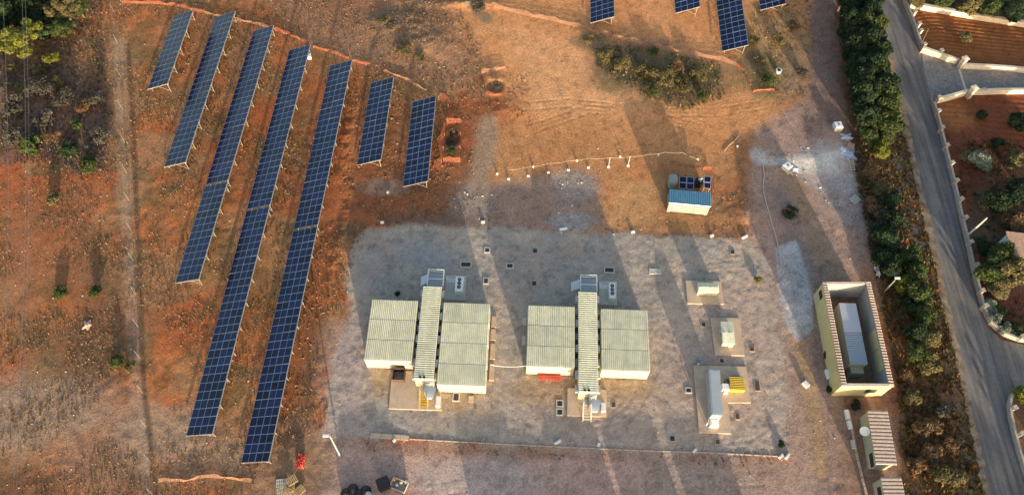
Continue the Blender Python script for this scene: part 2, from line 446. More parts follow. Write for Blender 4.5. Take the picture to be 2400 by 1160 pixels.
# ------------------------------------------------------------------ ground colours
ORANGE=(.30,.125,.05); RED=(.36,.105,.04); TAN=(.37,.205,.10); SAND=(.58,.27,.115); BROWN=(.22,.12,.06)
DRY=(.33,.20,.105); PURP=(.17,.115,.105); GREY=(.27,.245,.23); PINKG=(.31,.235,.205); PALE=(.44,.40,.36); OLIVE=(.13,.10,.05); DARKB=(.10,.065,.045)
def colours(X, Y):
    n = len(X)
    C = np.zeros((n, 3)); C[:] = (.40,.145,.055)
    W = fbm(X, Y, 5, 201, 4)-.5
    W2 = fbm(X, Y, 1.6, 301, 4)-.5
    def mix(c, a):
        a = np.clip(a, 0, 1)[:, None]
        C[:] = C*(1-a)+np.array(c)*a
    # whole-field patchiness
    mix(RED, .75*sstep(.45, .60, fbm(X, Y, 11, 401, 4)))
    mix(DRY, .65*sstep(.50, .62, fbm(X, Y, 7, 411, 5)))
    mix(BROWN, .5*sstep(.52, .64, fbm(X, Y, 4.5, 421, 5)))
    def blob(px, py, rx, ry, c, a=.8, soft=.45, rot=0):
        p = G(px, py); dx = X-p.x; dy = Y-p.y
        q = R(rot); dx, dy = dx*math.cos(q)-dy*math.sin(q), dx*math.sin(q)+dy*math.cos(q)
        d = np.hypot(dx/rx, dy/ry)+W*.9+W2*.35
        mix(c, a*(1-sstep(1-soft, 1+soft, d)))
    def stroke(pts, wd, c, a=.8, soft=.5):
        d = dist_line(X, Y, gp(pts))/wd+W*.5+W2*.4
        mix(c, a*(1-sstep(1-soft, 1+soft, d)))
    def poly(pts, c, a=.9, soft=.8, world=False, wob=1.2):
        d = sdf_poly(X, Y, pts if world else gp(pts))+W*wob*2+W2*wob
        mix(c, a*(1-sstep(-soft, soft, d)))
    mix((.13,.10,.045), .55*sstep(.53, .62, fbm(X, Y, 3.2, 431, 5))*(X < G(1000,500).x))
    # left grey brush, west side
    poly([(-60,100),(130,150),(240,190),(260,400),(180,400),(90,360),(-60,400)], (.16,.105,.085), .75, 1.5)
    poly([(230,40),(300,60),(320,250),(260,260)], DRY, .6, 1.5)
    poly([(-60,560),(60,520),(90,640),(60,760),(-60,800)], (.33,.155,.08), .7, 2)
    blob(100,560,9,8,(.30,.125,.06),.6)
    poly([(-60,960),(130,850),(330,920),(420,1000),(380,1120),(-60,1120)], (.38,.21,.12), .7, 2)
    poly([(150,900),(230,860),(320,900),(330,1160),(150,1160)], (.27,.15,.10), .55, 2)
    poly([(-60,1090),(140,1100),(150,1300),(-60,1300)], (.15,.08,.045), .8, 1.5)
    blob(60,960,8,5,(.33,.26,.20),.5); blob(400,1010,7,3,(.33,.25,.19),.5); blob(480,1060,9,3,(.31,.22,.16),.6)
    poly([(180,560),(300,540),(300,900),(150,880)], (.17,.095,.055), .55, 2)
    poly([(30,740),(270,780),(260,880),(60,900)], (.175,.105,.06), .6, 2)
    stroke([(280,100),(290,400),(310,700),(330,1000),(345,1200)], 1.1, (.36,.25,.17), .45)
    stroke(RUT, .35, (.10,.06,.035), .7, .5)
    # array rows: alternate bare red strip and dry growth
    poly([(470,30),(560,40),(440,420),(400,420)], (.24,.14,.07), .5, 1.5)
    poly([(770,180),(860,180),(870,420),(800,560),(740,800),(700,1000),(650,1000)], (.26,.10,.045), .8, 1)
    stroke([(835,160),(800,360),(790,520),(750,700)], 1.3, (.38,.13,.05), .7)
    stroke([(740,820),(720,960),(700,1050)], 1.3, (.22,.13,.075), .7)
    stroke([(560,600),(500,850)], .9, (.21,.07,.035), .6)
    poly([(370,480),(440,660),(380,760),(360,640)], (.25,.12,.06), .5, 1.5)
    poly([(860,230),(1130,250),(1130,560),(860,540),(800,560)], (.21,.085,.042), .65, 2)
    # north middle: churned clods
    poly([(600,-60),(1040,-60),(1100,60),(1150,150),(1050,210),(960,190),(700,90)], (.31,.175,.105), .8, 2)
    blob(930,70,8,5,(.20,.13,.085),.6); blob(820,-10,6,4,(.26,.12,.06),.6)
    # sandy centre
    poly([(1080,-60),(1950,-60),(1900,120),(1800,300),(1700,330),(1440,330),(1220,300),(1150,160),(1070,60)], SAND, .92, 3)
    poly([(1180,60),(1400,110),(1550,230),(1450,300),(1250,260)], (.66,.345,.17), .7, 3)
    poly([(1130,300),(1440,250),(1700,300),(1700,420),(1400,560),(1150,520)], (.50,.235,.10), .8, 2.5)
    poly([(1440,420),(1560,420),(1560,540),(1420,545)], (.46,.26,.12), .7, 1.2)
    poly([(1600,520),(1760,420),(1790,540),(1740,560)], (.26,.13,.065), .6, 1.2)
    blob(1545,175,9,6,(.15,.115,.06),.9,.4); blob(1450,135,5,3,(.15,.11,.07),.8); blob(1640,190,4,4,(.16,.12,.06),.8)
    blob(1820,120,6,9,(.33,.22,.11),.7); blob(1790,170,4,4,(.14,.12,.06),.7); blob(1380,95,3,2,(.18,.14,.08),.7)
    stroke([(1060,-20),(1110,20),(1140,45)],1.0,(.20,.16,.11),.8)
    blob(1890,200,3,8,(.25,.17,.12),.6)
    # pale spoil
    blob(1105,480,3,3.5,(.34,.29,.25),.85); stroke([(1145,290),(1130,380),(1115,480)], 1.6, (.30,.22,.16), .8)
    poly([(1180,420),(1400,400),(1430,545),(1060,545),(1000,530),(1060,470)], (.26,.205,.18), .75, 1.5)
    blob(1345,440,3,3,(.30,.265,.245),.7); blob(1340,520,3,1.5,(.33,.32,.32),.7)
    blob(905,440,3,1.4,(.34,.24,.18),.7); blob(830,540,3,1.5,(.12,.08,.05),.8)
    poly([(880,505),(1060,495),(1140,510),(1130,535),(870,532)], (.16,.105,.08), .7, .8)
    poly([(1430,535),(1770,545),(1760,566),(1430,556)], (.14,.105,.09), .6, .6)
    # east track
    poly([(1950,640),(2120,640),(2150,1300),(1950,1300)], (.27,.175,.13), .85, 1.2)
    poly([(860,1030),(1860,1062),(1870,1300),(760,1300)], (.44,.29,.235), .0, 1)
    poly([(1780,300),(1880,240),(2000,300),(2040,500),(2060,640),(1950,650),(1920,700),(1960,920),(2000,1300),(1400,1300),(700,1300),(750,1020),(860,1030),(1830,1075),(1815,900),(1790,640),(1750,560),(1760,420)], (.36,.25,.205), .92, 1.4)
    poly([(1790,430),(1850,430),(1950,700),(1940,900),(1990,1200),(1920,1200),(1890,900),(1880,700)], (.24,.165,.145), .6, 1.5)
    stroke([(1845,400),(1880,470),(1910,560),(1950,640)], 1.4, (.33,.21,.13), .7)
    stroke([(1872,800),(1895,900),(1915,1000),(1925,1100)], 1.0, (.35,.23,.13), .8)
    poly([(1860,360),(1940,330),(2000,345),(2005,430),(1930,440),(1870,410)], (.44,.38,.355), .8, 1.0)
    stroke([(1790,375),(1840,380),(1880,392),(1930,375),(1990,352)], .8, (.66,.62,.58), .55)
    stroke([(1930,360),(1950,400),(1985,440)], 1.0, (.62,.60,.60), .35)
    blob(1900,385,4,1.5,(.62,.57,.52),.5); blob(1780,365,1.2,1.5,(.46,.44,.42),.8); blob(1985,470,3,4,(.30,.26,.26),.6)
    poly([(1818,580),(1868,560),(1905,700),(1905,770),(1870,800),(1838,760),(1822,680)], (.46,.445,.455), .95, .25, wob=.15)
    blob(1870,640,1.5,4,(.31,.30,.32),.5)
    stroke([(1930,140),(1900,300)], 1.5, (.22,.15,.13), .7)
    poly([(1900,-60),(1965,-60),(1985,300),(1940,290),(1905,150)], (.225,.155,.135), .85, 1.0)
    # south apron
    poly([(860,1040),(1700,1066),(1720,1300),(760,1300),(800,1060)], (.46,.30,.25), .8, 1.2)
    poly([(860,1036),(1300,1048),(1300,1075),(860,1062)], (.33,.17,.09), .6, .7)
    poly([(1100,1046),(1850,1076),(1850,1095),(1100,1068)], (.30,.18,.12), .5, .6)
    blob(1100,1130,9,3,(.42,.36,.34),.6); blob(1620,1150,6,3,(.30,.25,.21),.6)
    poly([(600,980),(700,960),(780,1020),(760,1300),(560,1300),(590,1100)], (.25,.155,.10), .8, 1.2)
    # yard
    yd = sdf_poly(X, Y, YARD)+W*1.6+W2*.7
    mix((.39,.335,.28), .96*(1-sstep(-.7, .8, yd)))
    ins = yd < .2
    a = np.where(ins, sstep(.45, .6, fbm(X, Y, 6, 501, 4)), 0)
    mix((.40,.30,.24), .6*a)
    a = np.where(ins, sstep(.5, .62, fbm(X, Y, 9, 521, 4)), 0)
    mix((.27,.26,.25), .55*a)
    poly([(1500,760),(1840,620),(1850,1060),(1400,1045),(1250,1000),(1150,960)], (.40,.295,.25), .55, 3)
    poly([(770,760),(860,740),(880,1020),(765,1016)], (.41,.31,.28), .55, 2)
    blob(1010,600,3.5,2,(.30,.31,.335),.5); blob(1490,640,4,5,(.37,.30,.25),.5); blob(830,840,2,6,(.37,.29,.28),.5)
    for (px, py, rx, ry) in ((915,890,2.6,2.6),(1060,935,3,2),(1290,905,4.5,2.2),(1470,905,3.5,2)):
        blob(px, py, rx, ry, (.33,.235,.15), .75)
    # right: hedge bank, verge
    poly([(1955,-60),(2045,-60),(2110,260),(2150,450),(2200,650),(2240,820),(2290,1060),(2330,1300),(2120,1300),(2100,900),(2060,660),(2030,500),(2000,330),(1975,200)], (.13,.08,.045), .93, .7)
    stroke([(2098,330),(2118,420),(2140,520),(2165,600)], 1.0, (.27,.20,.16), .8)
    stroke([(2225,860),(2250,1000),(2275,1160)], .7, (.22,.165,.12), .6)
    stroke([(2145,800),(2185,950),(2215,1100)], 2.6, (.22,.10,.045), .7)
    stroke([(2050,740),(2075,850),(2100,960)], 1.0, (.27,.11,.05), .8)
    stroke([(2030,670),(2050,700)], 1.0, (.27,.12,.06), .7)
    poly([(1970,905),(2100,930),(2100,960),(1985,960)], (.25,.13,.09), .8, .6)
    # roadside right and gardens
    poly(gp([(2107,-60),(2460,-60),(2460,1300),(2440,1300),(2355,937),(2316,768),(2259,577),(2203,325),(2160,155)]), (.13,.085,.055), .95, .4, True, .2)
    d = sdf_poly(X, Y, FIELD1)+W2; mix((.30,.105,.035), .95*(1-sstep(-.3, .3, d)))
    d = sdf_poly(X, Y, FIELD2)+W2*2; mix((.215,.065,.03), .95*(1-sstep(-.5, .5, d)))
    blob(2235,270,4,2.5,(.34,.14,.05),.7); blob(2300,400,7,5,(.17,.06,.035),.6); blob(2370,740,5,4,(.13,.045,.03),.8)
    poly([(2130,22),(2150,60),(2165,115),(2150,110),(2133,60),(2112,0)], (.21,.18,.15), .9, .4, wob=.3)
    poly([(2150,118),(2240,146),(2260,210),(2195,238),(2180,243),(2160,155)], (.29,.27,.26), .95, .4, wob=.3)
    # fine universal mottling
    g = (fbm(X, Y, 1.1, 601, 4, .65)-.5)
    C *= (1+g[:, None]*.55)
    sp = sstep(.60, .72, fbm(X, Y, .8, 611, 3, .7))
    C[:] = C*(1-.25*sp[:, None])
    return np.clip(C, .01, .8)

# ------------------------------------------------------------------ ground sheet
def axis(a, b, st, far):
    inner = list(np.arange(a, b+1e-6, st))
    lo = []; x = a; s = st
    while x > -far: s *= 1.45; x -= s; lo.append(x)
    hi = []; x = inner[-1]; s = st
    while x < far: s *= 1.45; x += s; hi.append(x)
    return np.array(lo[::-1]+inner+hi)
xs = axis(-92, 96, .24, 4000); ys = axis(14, 108, .24, 4000)
GX, GY = np.meshgrid(xs, ys)
sh = GX.shape
gx, gy = GX.ravel(), GY.ravel()
near = (np.abs(gx) < 120) & (gy > -10) & (gy < 140)
gh = np.full(gx.shape, -.1); gc = np.zeros((len(gx), 3)); gc[:] = (.20,.12,.07)
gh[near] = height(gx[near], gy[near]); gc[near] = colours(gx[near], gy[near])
V = np.stack([gx, gy, gh], 1)
idx = np.arange(len(gx)).reshape(sh)
Q = np.stack([idx[:-1,:-1].ravel(), idx[:-1,1:].ravel(), idx[1:,1:].ravel(), idx[1:,:-1].ravel()], 1)
fx = gx[Q].mean(1); fy = gy[Q].mean(1)
lab = np.zeros(len(Q), int)
nf = (np.abs(fx) < 120) & (fy > -10) & (fy < 140)
lab[nf & (sdf_poly(fx, fy, FIELD2) < 0)] = 3
lab[nf & (sdf_poly(fx, fy, FIELD1) < 0)] = 2
lab[nf & (sdf_poly(fx, fy, YARD)+(fbm(fx, fy, 5, 201, 4)-.5)*1.6 < 0)] = 1
for k, (nm, m) in enumerate((("ground", 'ground'), ("gravel_yard", 'gravel'), ("ploughed_field", 'ground'), ("ploughed_field", 'ground'))):
    q = Q[lab == k]
    u, inv = np.unique(q.ravel(), return_inverse=True)
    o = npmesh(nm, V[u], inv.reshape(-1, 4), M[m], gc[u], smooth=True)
    tag(o, kind="structure")
def ground_z(x, y):
    return float(height(np.array([x]), np.array([y]))[0])

# ------------------------------------------------------------------ road sheets
def strip(name, Lp, Rp, z, m, n=14):
    def resamp(P, t):
        P = [Vector((*p, 0)) for p in gp(P)]
        d = [0]
        for a, b in zip(P[:-1], P[1:]): d.append(d[-1]+(b-a).length)
        out = []
        for q in t:
            s = q*d[-1]; k = 0
            while k < len(P)-2 and d[k+1] < s: k += 1
            f = (s-d[k])/max(d[k+1]-d[k], 1e-6); out.append(P[k].lerp(P[k+1], f))
        return out
    N = 170; tt = [i/N for i in range(N+1)]
    A = resamp(Lp, tt); B = resamp(Rp, tt)
    mb = MB(); vs = []
    for i, (a, b) in enumerate(zip(A, B)):
        for k in range(n+1):
            p = a.lerp(b, k/n); j = 0
            if k in (0, n): j = random.uniform(-.22, .22)*(1.0 if n < 5 else .35)
            vs.append((p.x+j, p.y, z+.02*math.sin(k/n*math.pi)))
    fs = [(i*(n+1)+k, i*(n+1)+k+1, (i+1)*(n+1)+k+1, (i+1)*(n+1)+k) for i in range(N) for k in range(n)]
    mb.add(vs, fs)
    return mb.build(name, m, smooth=True)
road = strip("road", ROADL, ROADR, .02, M['asphalt']); tag(road, kind="structure")
EDL = [(p[0]-7, p[1]) for p in ROADL]; EDR = [(p[0]+9, p[1]) for p in ROADL]
tag(strip("road_shoulder", EDL, EDR, .012+.02, M['verge'], 3), kind="structure")
mb = MB(); mb.add([(x, y, .024) for x, y in JUNC], [tuple(range(len(JUNC)))[::-1]]); tag(mb.build("side_road", M['asphalt']), kind="structure")
mb = MB(); dp = gp([(2161,122),(2196,134),(2240,150),(2256,158),(2460,170),(2460,210),(2284,212),(2262,212),(2196,236),(2184,244),(2163,158)])
mb.add([(x, y, .018) for x, y in dp], [tuple(range(len(dp)))[::-1]]); tag(mb.build("driveway", M['drive']), kind="structure")

# ------------------------------------------------------------------ solar tables
W_ACR = 4.10; ZL, ZH = .55, 2.15
TILT = math.asin((ZH-ZL)/W_ACR); PJ = W_ACR*math.cos(TILT)
PITCH = 1.12
def module_mesh():
    mb = MB(); a = PITCH-.02; b = W_ACR/2-.012; t = .04; fr = .034
    # frame bars
    mb.box(-a/2, a/2, -b/2, -b/2+fr, 0, t, 0); mb.box(-a/2, a/2, b/2-fr, b/2, 0, t, 0)
    mb.box(-a/2, -a/2+fr, -b/2+fr, b/2-fr, 0, t, 0); mb.box(a/2-fr, a/2, -b/2+fr, b/2-fr, 0, t, 0)
    mb.box(-a/2+fr, a/2-fr, -b/2+fr, -.024, .012, t-.006, 1)
    mb.box(-a/2+fr, a/2-fr, .024, b/2-fr, .012, t-.006, 1)
    mb.box(-a/2+fr, a/2-fr, -.0235, .0235, .012, t-.003, 0)
    me = mb.build("solar_panel", [M['pvframe'], M['glass']])
    return me
mod0 = module_mesh(); mod_me = mod0.data; bpy.data.objects.remove(mod0)
def solar_table(A, ang, n, label):
    """A: south end of the high edge; ang: heading of the row; n: panel columns"""
    ax = Vector((math.cos(ang), math.sin(ang), 0))
    Ln = n*PITCH
    base = A - ax*PJ/2; base.z = 0
    root = empty("solar_array", base, ang, label, "solar array", "solar panel arrays standing in rows on the red earth")
    Rt = Matrix.Rotation(-TILT, 4, 'Y')
    for i in range(n):
        for s in (-1, 1):
            o = bpy.data.objects.new("solar_panel", mod_me); COL.objects.link(o); o.parent = root
            cx = s*PJ/4; cz = (ZL+ZH)/2 + s*(ZH-ZL)/4
            o.matrix_local = Matrix.Translation((cx, (i+.5)*PITCH, cz+.03+random.uniform(-.008,.008))) @ Rt @ Matrix.Rotation(-math.pi/2, 4, 'Z')
            o.rotation_euler.y += random.uniform(-.02, .02); o.rotation_euler.x += random.uniform(-.008, .008)
    for s in (-.48, -.25, .25, .49):
        mb = MB(); x = s*PJ; z = (ZL+ZH)/2+s*(ZH-ZL)-.035
        mb.box(x-.03, x+.03, -.05, Ln+.05, z-.06, z)
        mb.build("rail", M['steel'], root)
    mb = MB(); z = ZH-.01; mb.box(PJ/2+.005, PJ/2+.04, -.04, Ln+.04, z-.06, z+.03); mb.build("edge_trim", M['steel'], root)
    for y0 in (-.035, Ln+.005):
        mb = MB(); Mx = Matrix.Translation((0, y0, (ZL+ZH)/2)) @ Rt
        mb.box(-W_ACR/2, W_ACR/2, 0, .03, -.03, .05, 0, Mx); mb.build("edge_trim", M['steel'], root)
    nl = max(2, round(Ln/3.7)+1)
    lg = MB(); lg.bar((PJ/2-.35, 0, -.3), (PJ/2-.35, 0, ZH-.25), .045)
    lg2 = MB(); lg2.bar((-PJ/2+.5, 0, -.3), (-PJ/2+.5, 0, ZL+.1), .05)
    br = MB(); br.bar((PJ/2-.35, 0, .15), (-.3, 0, (ZL+ZH)/2-.2), .03)
    br2 = MB(); br2.bar((PJ/2-.35, 0, 1.3), (PJ/2+.02, 0, ZH-.08), .03)
    proto = [lg.build("leg", M['steel'], root), lg2.build("leg", M['steel'], root), br.build("brace", M['steel'], root), br2.build("brace", M['steel'], root)]
    for k in range(nl):
        y = .3+(Ln-.6)*k/(nl-1)
        for o in proto:
            if k == 0: o.location = (0, y, 0)
            else:
                q = o.copy(); COL.objects.link(q); q.parent = root; q.location = (0, y, 0)
    return root
def solar_row(lo, hi, split, labels):
    A, B = G(*lo, ZH), G(*hi, ZH); d = B-A; ang = math.atan2(-d.x, d.y); Ln = d.length; u = d.normalized()
    if split is None:
        solar_table(A, ang, round(Ln/PITCH), labels[0]); return
    y1 = (G(*split, ZH)-A).dot(u)
    n1 = round(y1/PITCH); solar_table(A, ang, n1, labels[0])
    n2 = round((Ln-n1*PITCH-.3)/PITCH); solar_table(A+u*(n1*PITCH+.32), ang, n2, labels[1])
solar_row((393,197), (452,28), None, ["short solar array, westernmost of the rows, highest on the slope to the left"])
solar_row((435,381), (551,29), None, ["long solar array, second row from the left, ending beside the orange net"])
solar_row((466,655), (643,56), (531,430), ["lower part of the third solar row from the left, below the thin gap", "upper part of the third solar row from the left, touching the orange net"])
solar_row((498,1017), (728,105), (630,487), ["lower half of the fourth solar row, its foot on pale dry ground", "upper half of the fourth solar row, with a white box at its top corner"])
solar_row((630,1081), (826,139), (743,535), ["lower half of the fifth solar row, reaching furthest down, near the gravel yard", "upper half of the fifth solar row, beside the strip of red clods"])
solar_row((893,375), (923,180), None, ["short solar array, sixth row, left of the one by the trench"])
solar_row((1003,425), (1022,226), None, ["short solar array nearest the netted trench"])
def project(p):
    x, y, z = p[0], p[1], p[2]-H
    yc = y*CT+z*ST; zc = -y*ST+z*CT
    return (1200+F*x/(-zc), 580-F*yc/(-zc))
for (c, n, lb) in (((1384,55),14,"solar array cut by the top edge, leftmost in the sandy field"),
                   ((1583,32),14,"solar array cut by the top edge, left of the one reaching furthest down"),
                   ((1692.6,121.5),28,"solar array reaching furthest down from the top edge in the sandy field"),
                   ((1782,25),14,"solar array cut by the top edge, rightmost, above the dry scrub")):
    p = G(*c, ZL)+AX*PJ; p.z = ZH; solar_table(p, ROT, n, lb)

# ------------------------------------------------------------------ containers
def corr(mb, x0, x1, y0, y1, z, hgt, pitch, along='Y', mi=0, th=.05):
    """corrugated sheet; ribs run along given axis"""
    if along == 'Y': a0, a1, b0, b1 = x0, x1, y0, y1
    else: a0, a1, b0, b1 = y0, y1, x0, x1
    n = max(1, int(round((a1-a0)/pitch))); p = (a1-a0)/n
    pr = []
    for i in range(n):
        s = a0+i*p
        pr += [(s, z), (s+p*.25, z), (s+p*.38, z+hgt), (s+p*.72, z+hgt), (s+p*.85, z)]
    pr.append((a1, z))
    def P(a, b, zz): return (a, b, zz) if along == 'Y' else (b, a, zz)
    vs = []
    for a, zz in pr:
        vs += [P(a, b0, zz), P(a, b1, zz), P(a, b0, z-th), P(a, b1, z-th)]
    fs = []
    for i in range(len(pr)-1):
        k = 4*i
        top = (k, k+4, k+5, k+1); 
        fs += [top, (k+2, k+3, k+7, k+6), (k+4, k, k+2, k+6), (k+1, k+5, k+7, k+3)]
    fs += [(0, 1, 3, 2), (4*(len(pr)-1)+1, 4*(len(pr)-1), 4*(len(pr)-1)+2, 4*(len(pr)-1)+3)]
    if along != 'Y': fs = [f[::-1] for f in fs]
    mb.add(vs, fs, mi)

CL = 6.05; CH = 2.9
def make_container(P, label, loc, group):
    root = empty("battery_container", loc, ROT, label, "container", group)
    hw = P/2-.045
    mb = MB(); mb.box(-CL/2+.03, CL/2-.03, -hw+.05, hw-.05, .22, CH-.12)
    n = 6
    for k in range(n+1):      # panel seams standing proud on both long faces
        x = -CL/2+.06+(CL-.12)*k/n
        for y in (-hw+.05, hw-.05):
            mb.box(x-.03, x+.03, y-.018, y+.018, .24, CH-.13)
    mb.build("body", M['cream_wall'], root)
    mb = MB(); corr(mb, -CL/2, CL/2, -hw, hw, CH-.06, .075, .24, 'Y'); 
    mb.build("roof", M['cream'], root)
    mb = MB()
    for y in (-hw-.01, hw+.01): mb.box(-CL/2-.02, CL/2+.02, y-.02, y+.02, CH-.14, CH-.05)
    mb.build("roof_edge", M['grey'], root)
    mb = MB(); mb.box(-CL/2-.02, CL/2+.02, -hw-.03, -hw+.06, .12, .22); mb.box(-CL/2-.02, CL/2+.02, hw-.06, hw+.03, .12, .22); mb.build("base_frame", M['cream_wall'], root)
    for sx in (-1, 1):
        for sy in (-1, 1):
            mb = MB(); mb.box(sx*(CL/2-.3)-.25, sx*(CL/2-.3)+.25, sy*(hw-.25)-.2, sy*(hw-.25)+.2, -.2, .12); mb.build("footing", M['concrete'], root)
    for sx in (-1, 1):
        mb = MB(); mb.box(sx*CL/2-.03, sx*CL/2+.03, -hw+.2, hw-.2, .35, CH-.35)
        d = mb.build("door", M['cream_wall'], root)
        mb = MB(); mb.bar((sx*(CL/2+.05), .05, .5), (sx*(CL/2+.05), .05, CH-.5), .02); mb.build("handle", M['grey'], d)
    return root
def stack(tl, bl, n, names, group):
    T = G(*tl, CH); B = G(*bl, CH); P = (T-B).dot(AY)/n
    proto = None
    for k in range(n):
        c = T+AX*CL/2-AY*(P*(k+.5)); c.z = 0
        if proto is None:
            proto = make_container(P, names[k], c, group); km = kidmap(proto)
        else:
            o = copy_tree(proto, None, km); o.location = c; o["label"] = names[k]
    return T, P
g1 = "cream battery containers in the gravel yard"
stack((871.8,701), (852,842.6), 3, ["cream container at the north end of the westernmost stack of three",
    "middle cream container of the westernmost stack of three", "cream container at the south end of the westernmost stack, dark bin before it"], g1)
stack((1040,708), (1023,900.6), 4, ["cream container at the north end of the stack of four, beside the three-fan unit",
    "second cream container from the north in the stack of four", "third cream container from the north in the stack of four",
    "streaked grey-cream container at the south end of the stack of four"], g1)
stack((1238,714.8), (1233,857.8), 3, ["cream container at the north end of the block left of the eastern walkway",
    "middle cream container of the block left of the eastern walkway", "cream container at the south end of that block, red barriers lying against its wall"], g1)
stack((1407.9,723), (1408.6,866.5), 3, ["cream container at the north end of the easternmost block of three",
    "middle cream container of the easternmost block of three", "cream container at the south end of the easternmost block, facing open gravel"], g1)
# darker end seams: small grille on the last container of four
def local(root_c, x, y, z=0): return root_c+AX*x+AY*y+Vector((0,0,z))

def corridor(tl, bl, tr, label, yellow):
    z = 3.05
    T = G(*tl, z); B = G(*bl, z); Tr = G(*tr, z)
    Ln = (T-B).dot(AY); Wd = (Tr-T).dot(AX)
    c = T+AX*Wd/2-AY*Ln/2; c.z = 0
    root = empty("walkway_container", c, ROT, label, "container", "long narrow containers between the cream blocks")
    mb = MB(); mb.box(-Wd/2+.06, Wd/2-.06, -Ln/2+.06, Ln/2-.06, .25, z-.1); mb.build("body", M['cream_wall'], root)
    mb = MB(); corr(mb, -Wd/2, Wd/2, -Ln/2, Ln/2, z-.06, .075, .29, 'X'); mb.build("roof", M['cream'], root)
    for k in range(8):
        y = -Ln/2+.8+k*(Ln-1.6)/7
        for sx in (-1, 1):
            mb = MB(); mb.box(sx*(Wd/2+.18)-.16, sx*(Wd/2+.18)+.16, y-.45, y+.45, 1.6+.4*(k % 2), 2.2+.4*(k % 2))
            mb.build("vent_box", M['silver' if k % 2 else 'grey'], root)
    for x in (-.45, .05):
        mb = MB(); mb.cyl((x, -Ln/2+.25), .16, z+.0, z+.12, 12); mb.build("roof_vent", M['black'], root)
    d = empty("x", (0,0,0)); bpy.data.objects.remove(d)
    mb = MB(); mb.box(.15, .21, -Ln/2-1.5, -Ln/2, .5, 2.5); mb.box(.21, 1.15, -Ln/2-.06, -Ln/2-.005, .5, 2.5); mb.build("door", M['bluegrey'], root)
    return root, Ln, Wd, c
c1 = corridor((992,670), (969.6,888), (1035.6,671.6), "long cream walkway container between the blocks of three and four, cross-ribbed roof", True)
c2 = corridor((1355.5,683), (1353.6,918.5), (1399,684.4), "long cream walkway container of the eastern group, cross-ribbed roof", False)

def stairs(c, Ln, label, m, grp):
    base = local(c, 0, -Ln/2-.9)
    root = empty("access_stair", base, ROT, label, "stairs", grp)
    for k in range(6):
        mb = MB(); y = -.1-k*.3; zz = 1.1-k*.18
        mb.box(-.45, .45, y-.11, y+.11, zz-.03, zz); mb.build("tread", m, root)
    mb = MB(); mb.box(-.6, 1.0, 0, .85, 1.06, 1.12); mb.build("landing", M['grey'], root)
    for sx in (-.5, .5):
        mb = MB(); mb.bar((sx, 0, 1.05), (sx, -1.9, -.02), .045); mb.build("stringer", m, root)
        mb = MB(); mb.bar((sx, .7, 2.1), (sx, 0, 2.1), .04); mb.bar((sx, 0, 2.1), (sx, -1.9, 1.0), .04)
        for (y, z0, z1) in ((.7,1.1,2.1),(0,1.1,2.1),(-.95,.5,1.6),(-1.9,-.05,1.0)): mb.bar((sx, y, z0), (sx, y, z1), .03)
        mb.build("handrail", m, root)
    # curved awning beside the door
    mb = MB(); n = 8
    for k in range(n):
        a0 = math.pi/2*k/n; a1 = math.pi/2*(k+1)/n
        p = lambda a: (.55+.2*0, -1.5*math.sin(a)+.2, 2.4-.35*(1-math.cos(a)))
        (x, y0, z0), (_, y1, z1) = p(a0), p(a1)
        w0 = 1.1-.5*k/n; w1 = 1.1-.5*(k+1)/n
        mb.add([(.5,y0,z0),(.5+w0,y0,z0),(.5+w1,y1,z1),(.5,y1,z1),(.5,y0,z0-.03),(.5+w0,y0,z0-.03),(.5+w1,y1,z1-.03),(.5,y1,z1-.03)],
               [(0,3,2,1),(4,5,6,7),(0,1,5,4),(1,2,6,5),(2,3,7,6),(3,0,4,7)])
    mb.build("canopy", M['bluegrey'], root)
    return root
stairs(c1[3], c1[1], "yellow-railed access steps at the south door of the western walkway container", M['yellow'], "access steps on the concrete slabs")
stairs(c2[3], c2[1], "pale unpainted access steps at the south door of the eastern walkway container", M['creamstone'], "access steps on the concrete slabs")

def rail_platform(tl, tr, br, label):
    z = 2.3
    A = G(*tl, z); B = G(*tr, z); C = G(*br, z)
    w_ = (B-A).dot(AX); d_ = (B-C).dot(AY)+.8
    c = (A+B)/2; c = c-AY*d_/2; c.z = 0
    root = empty("railed_platform", c, ROT, label, "platform", "white railed platforms at the north doors")
    mb = MB(); mb.box(-w_/2, w_/2, -d_/2, d_/2, 1.15, 1.2)
    mb.build("deck", M['grey'], root)
    for q, zz in (("rail", 2.3), ("rail", 1.75)):
        mb = MB()
        for a, b in (((-w_/2,-d_/2),(-w_/2,d_/2)), ((-w_/2,d_/2),(w_/2,d_/2)), ((w_/2,d_/2),(w_/2,-d_/2))):
            mb.bar((*a, zz), (*b, zz), .045)
        if zz > 2: mb.bar((-w_/2, -d_/2+.85, zz), (w_/2, -d_/2+.85, zz), .045)
        mb.build(q, M['whitemetal'], root)
    for sx in (-1, 1):
        for sy in (-1, 0, 1):
            mb = MB(); mb.bar((sx*w_/2, sy*d_/2, -.1), (sx*w_/2, sy*d_/2, 2.3), .04); mb.build("post", M['whitemetal'], root)
    for k in range(5):
        mb = MB(); y0 = d_/2-.2-k*.0
        x = -w_/2-.15-k*.22; mb.box(x-.12, x+.1, -.3, d_/2-.1, 1.0-k*.2, 1.03-k*.2); mb.build("tread", M['whitemetal'], root)
    return root
rail_platform((1004,631), (1041,632), (1042,655), "white railed platform at the north end of the western walkway container")
rail_platform((1361,644), (1399,645), (1402,668), "white railed platform at the north end of the eastern walkway container")

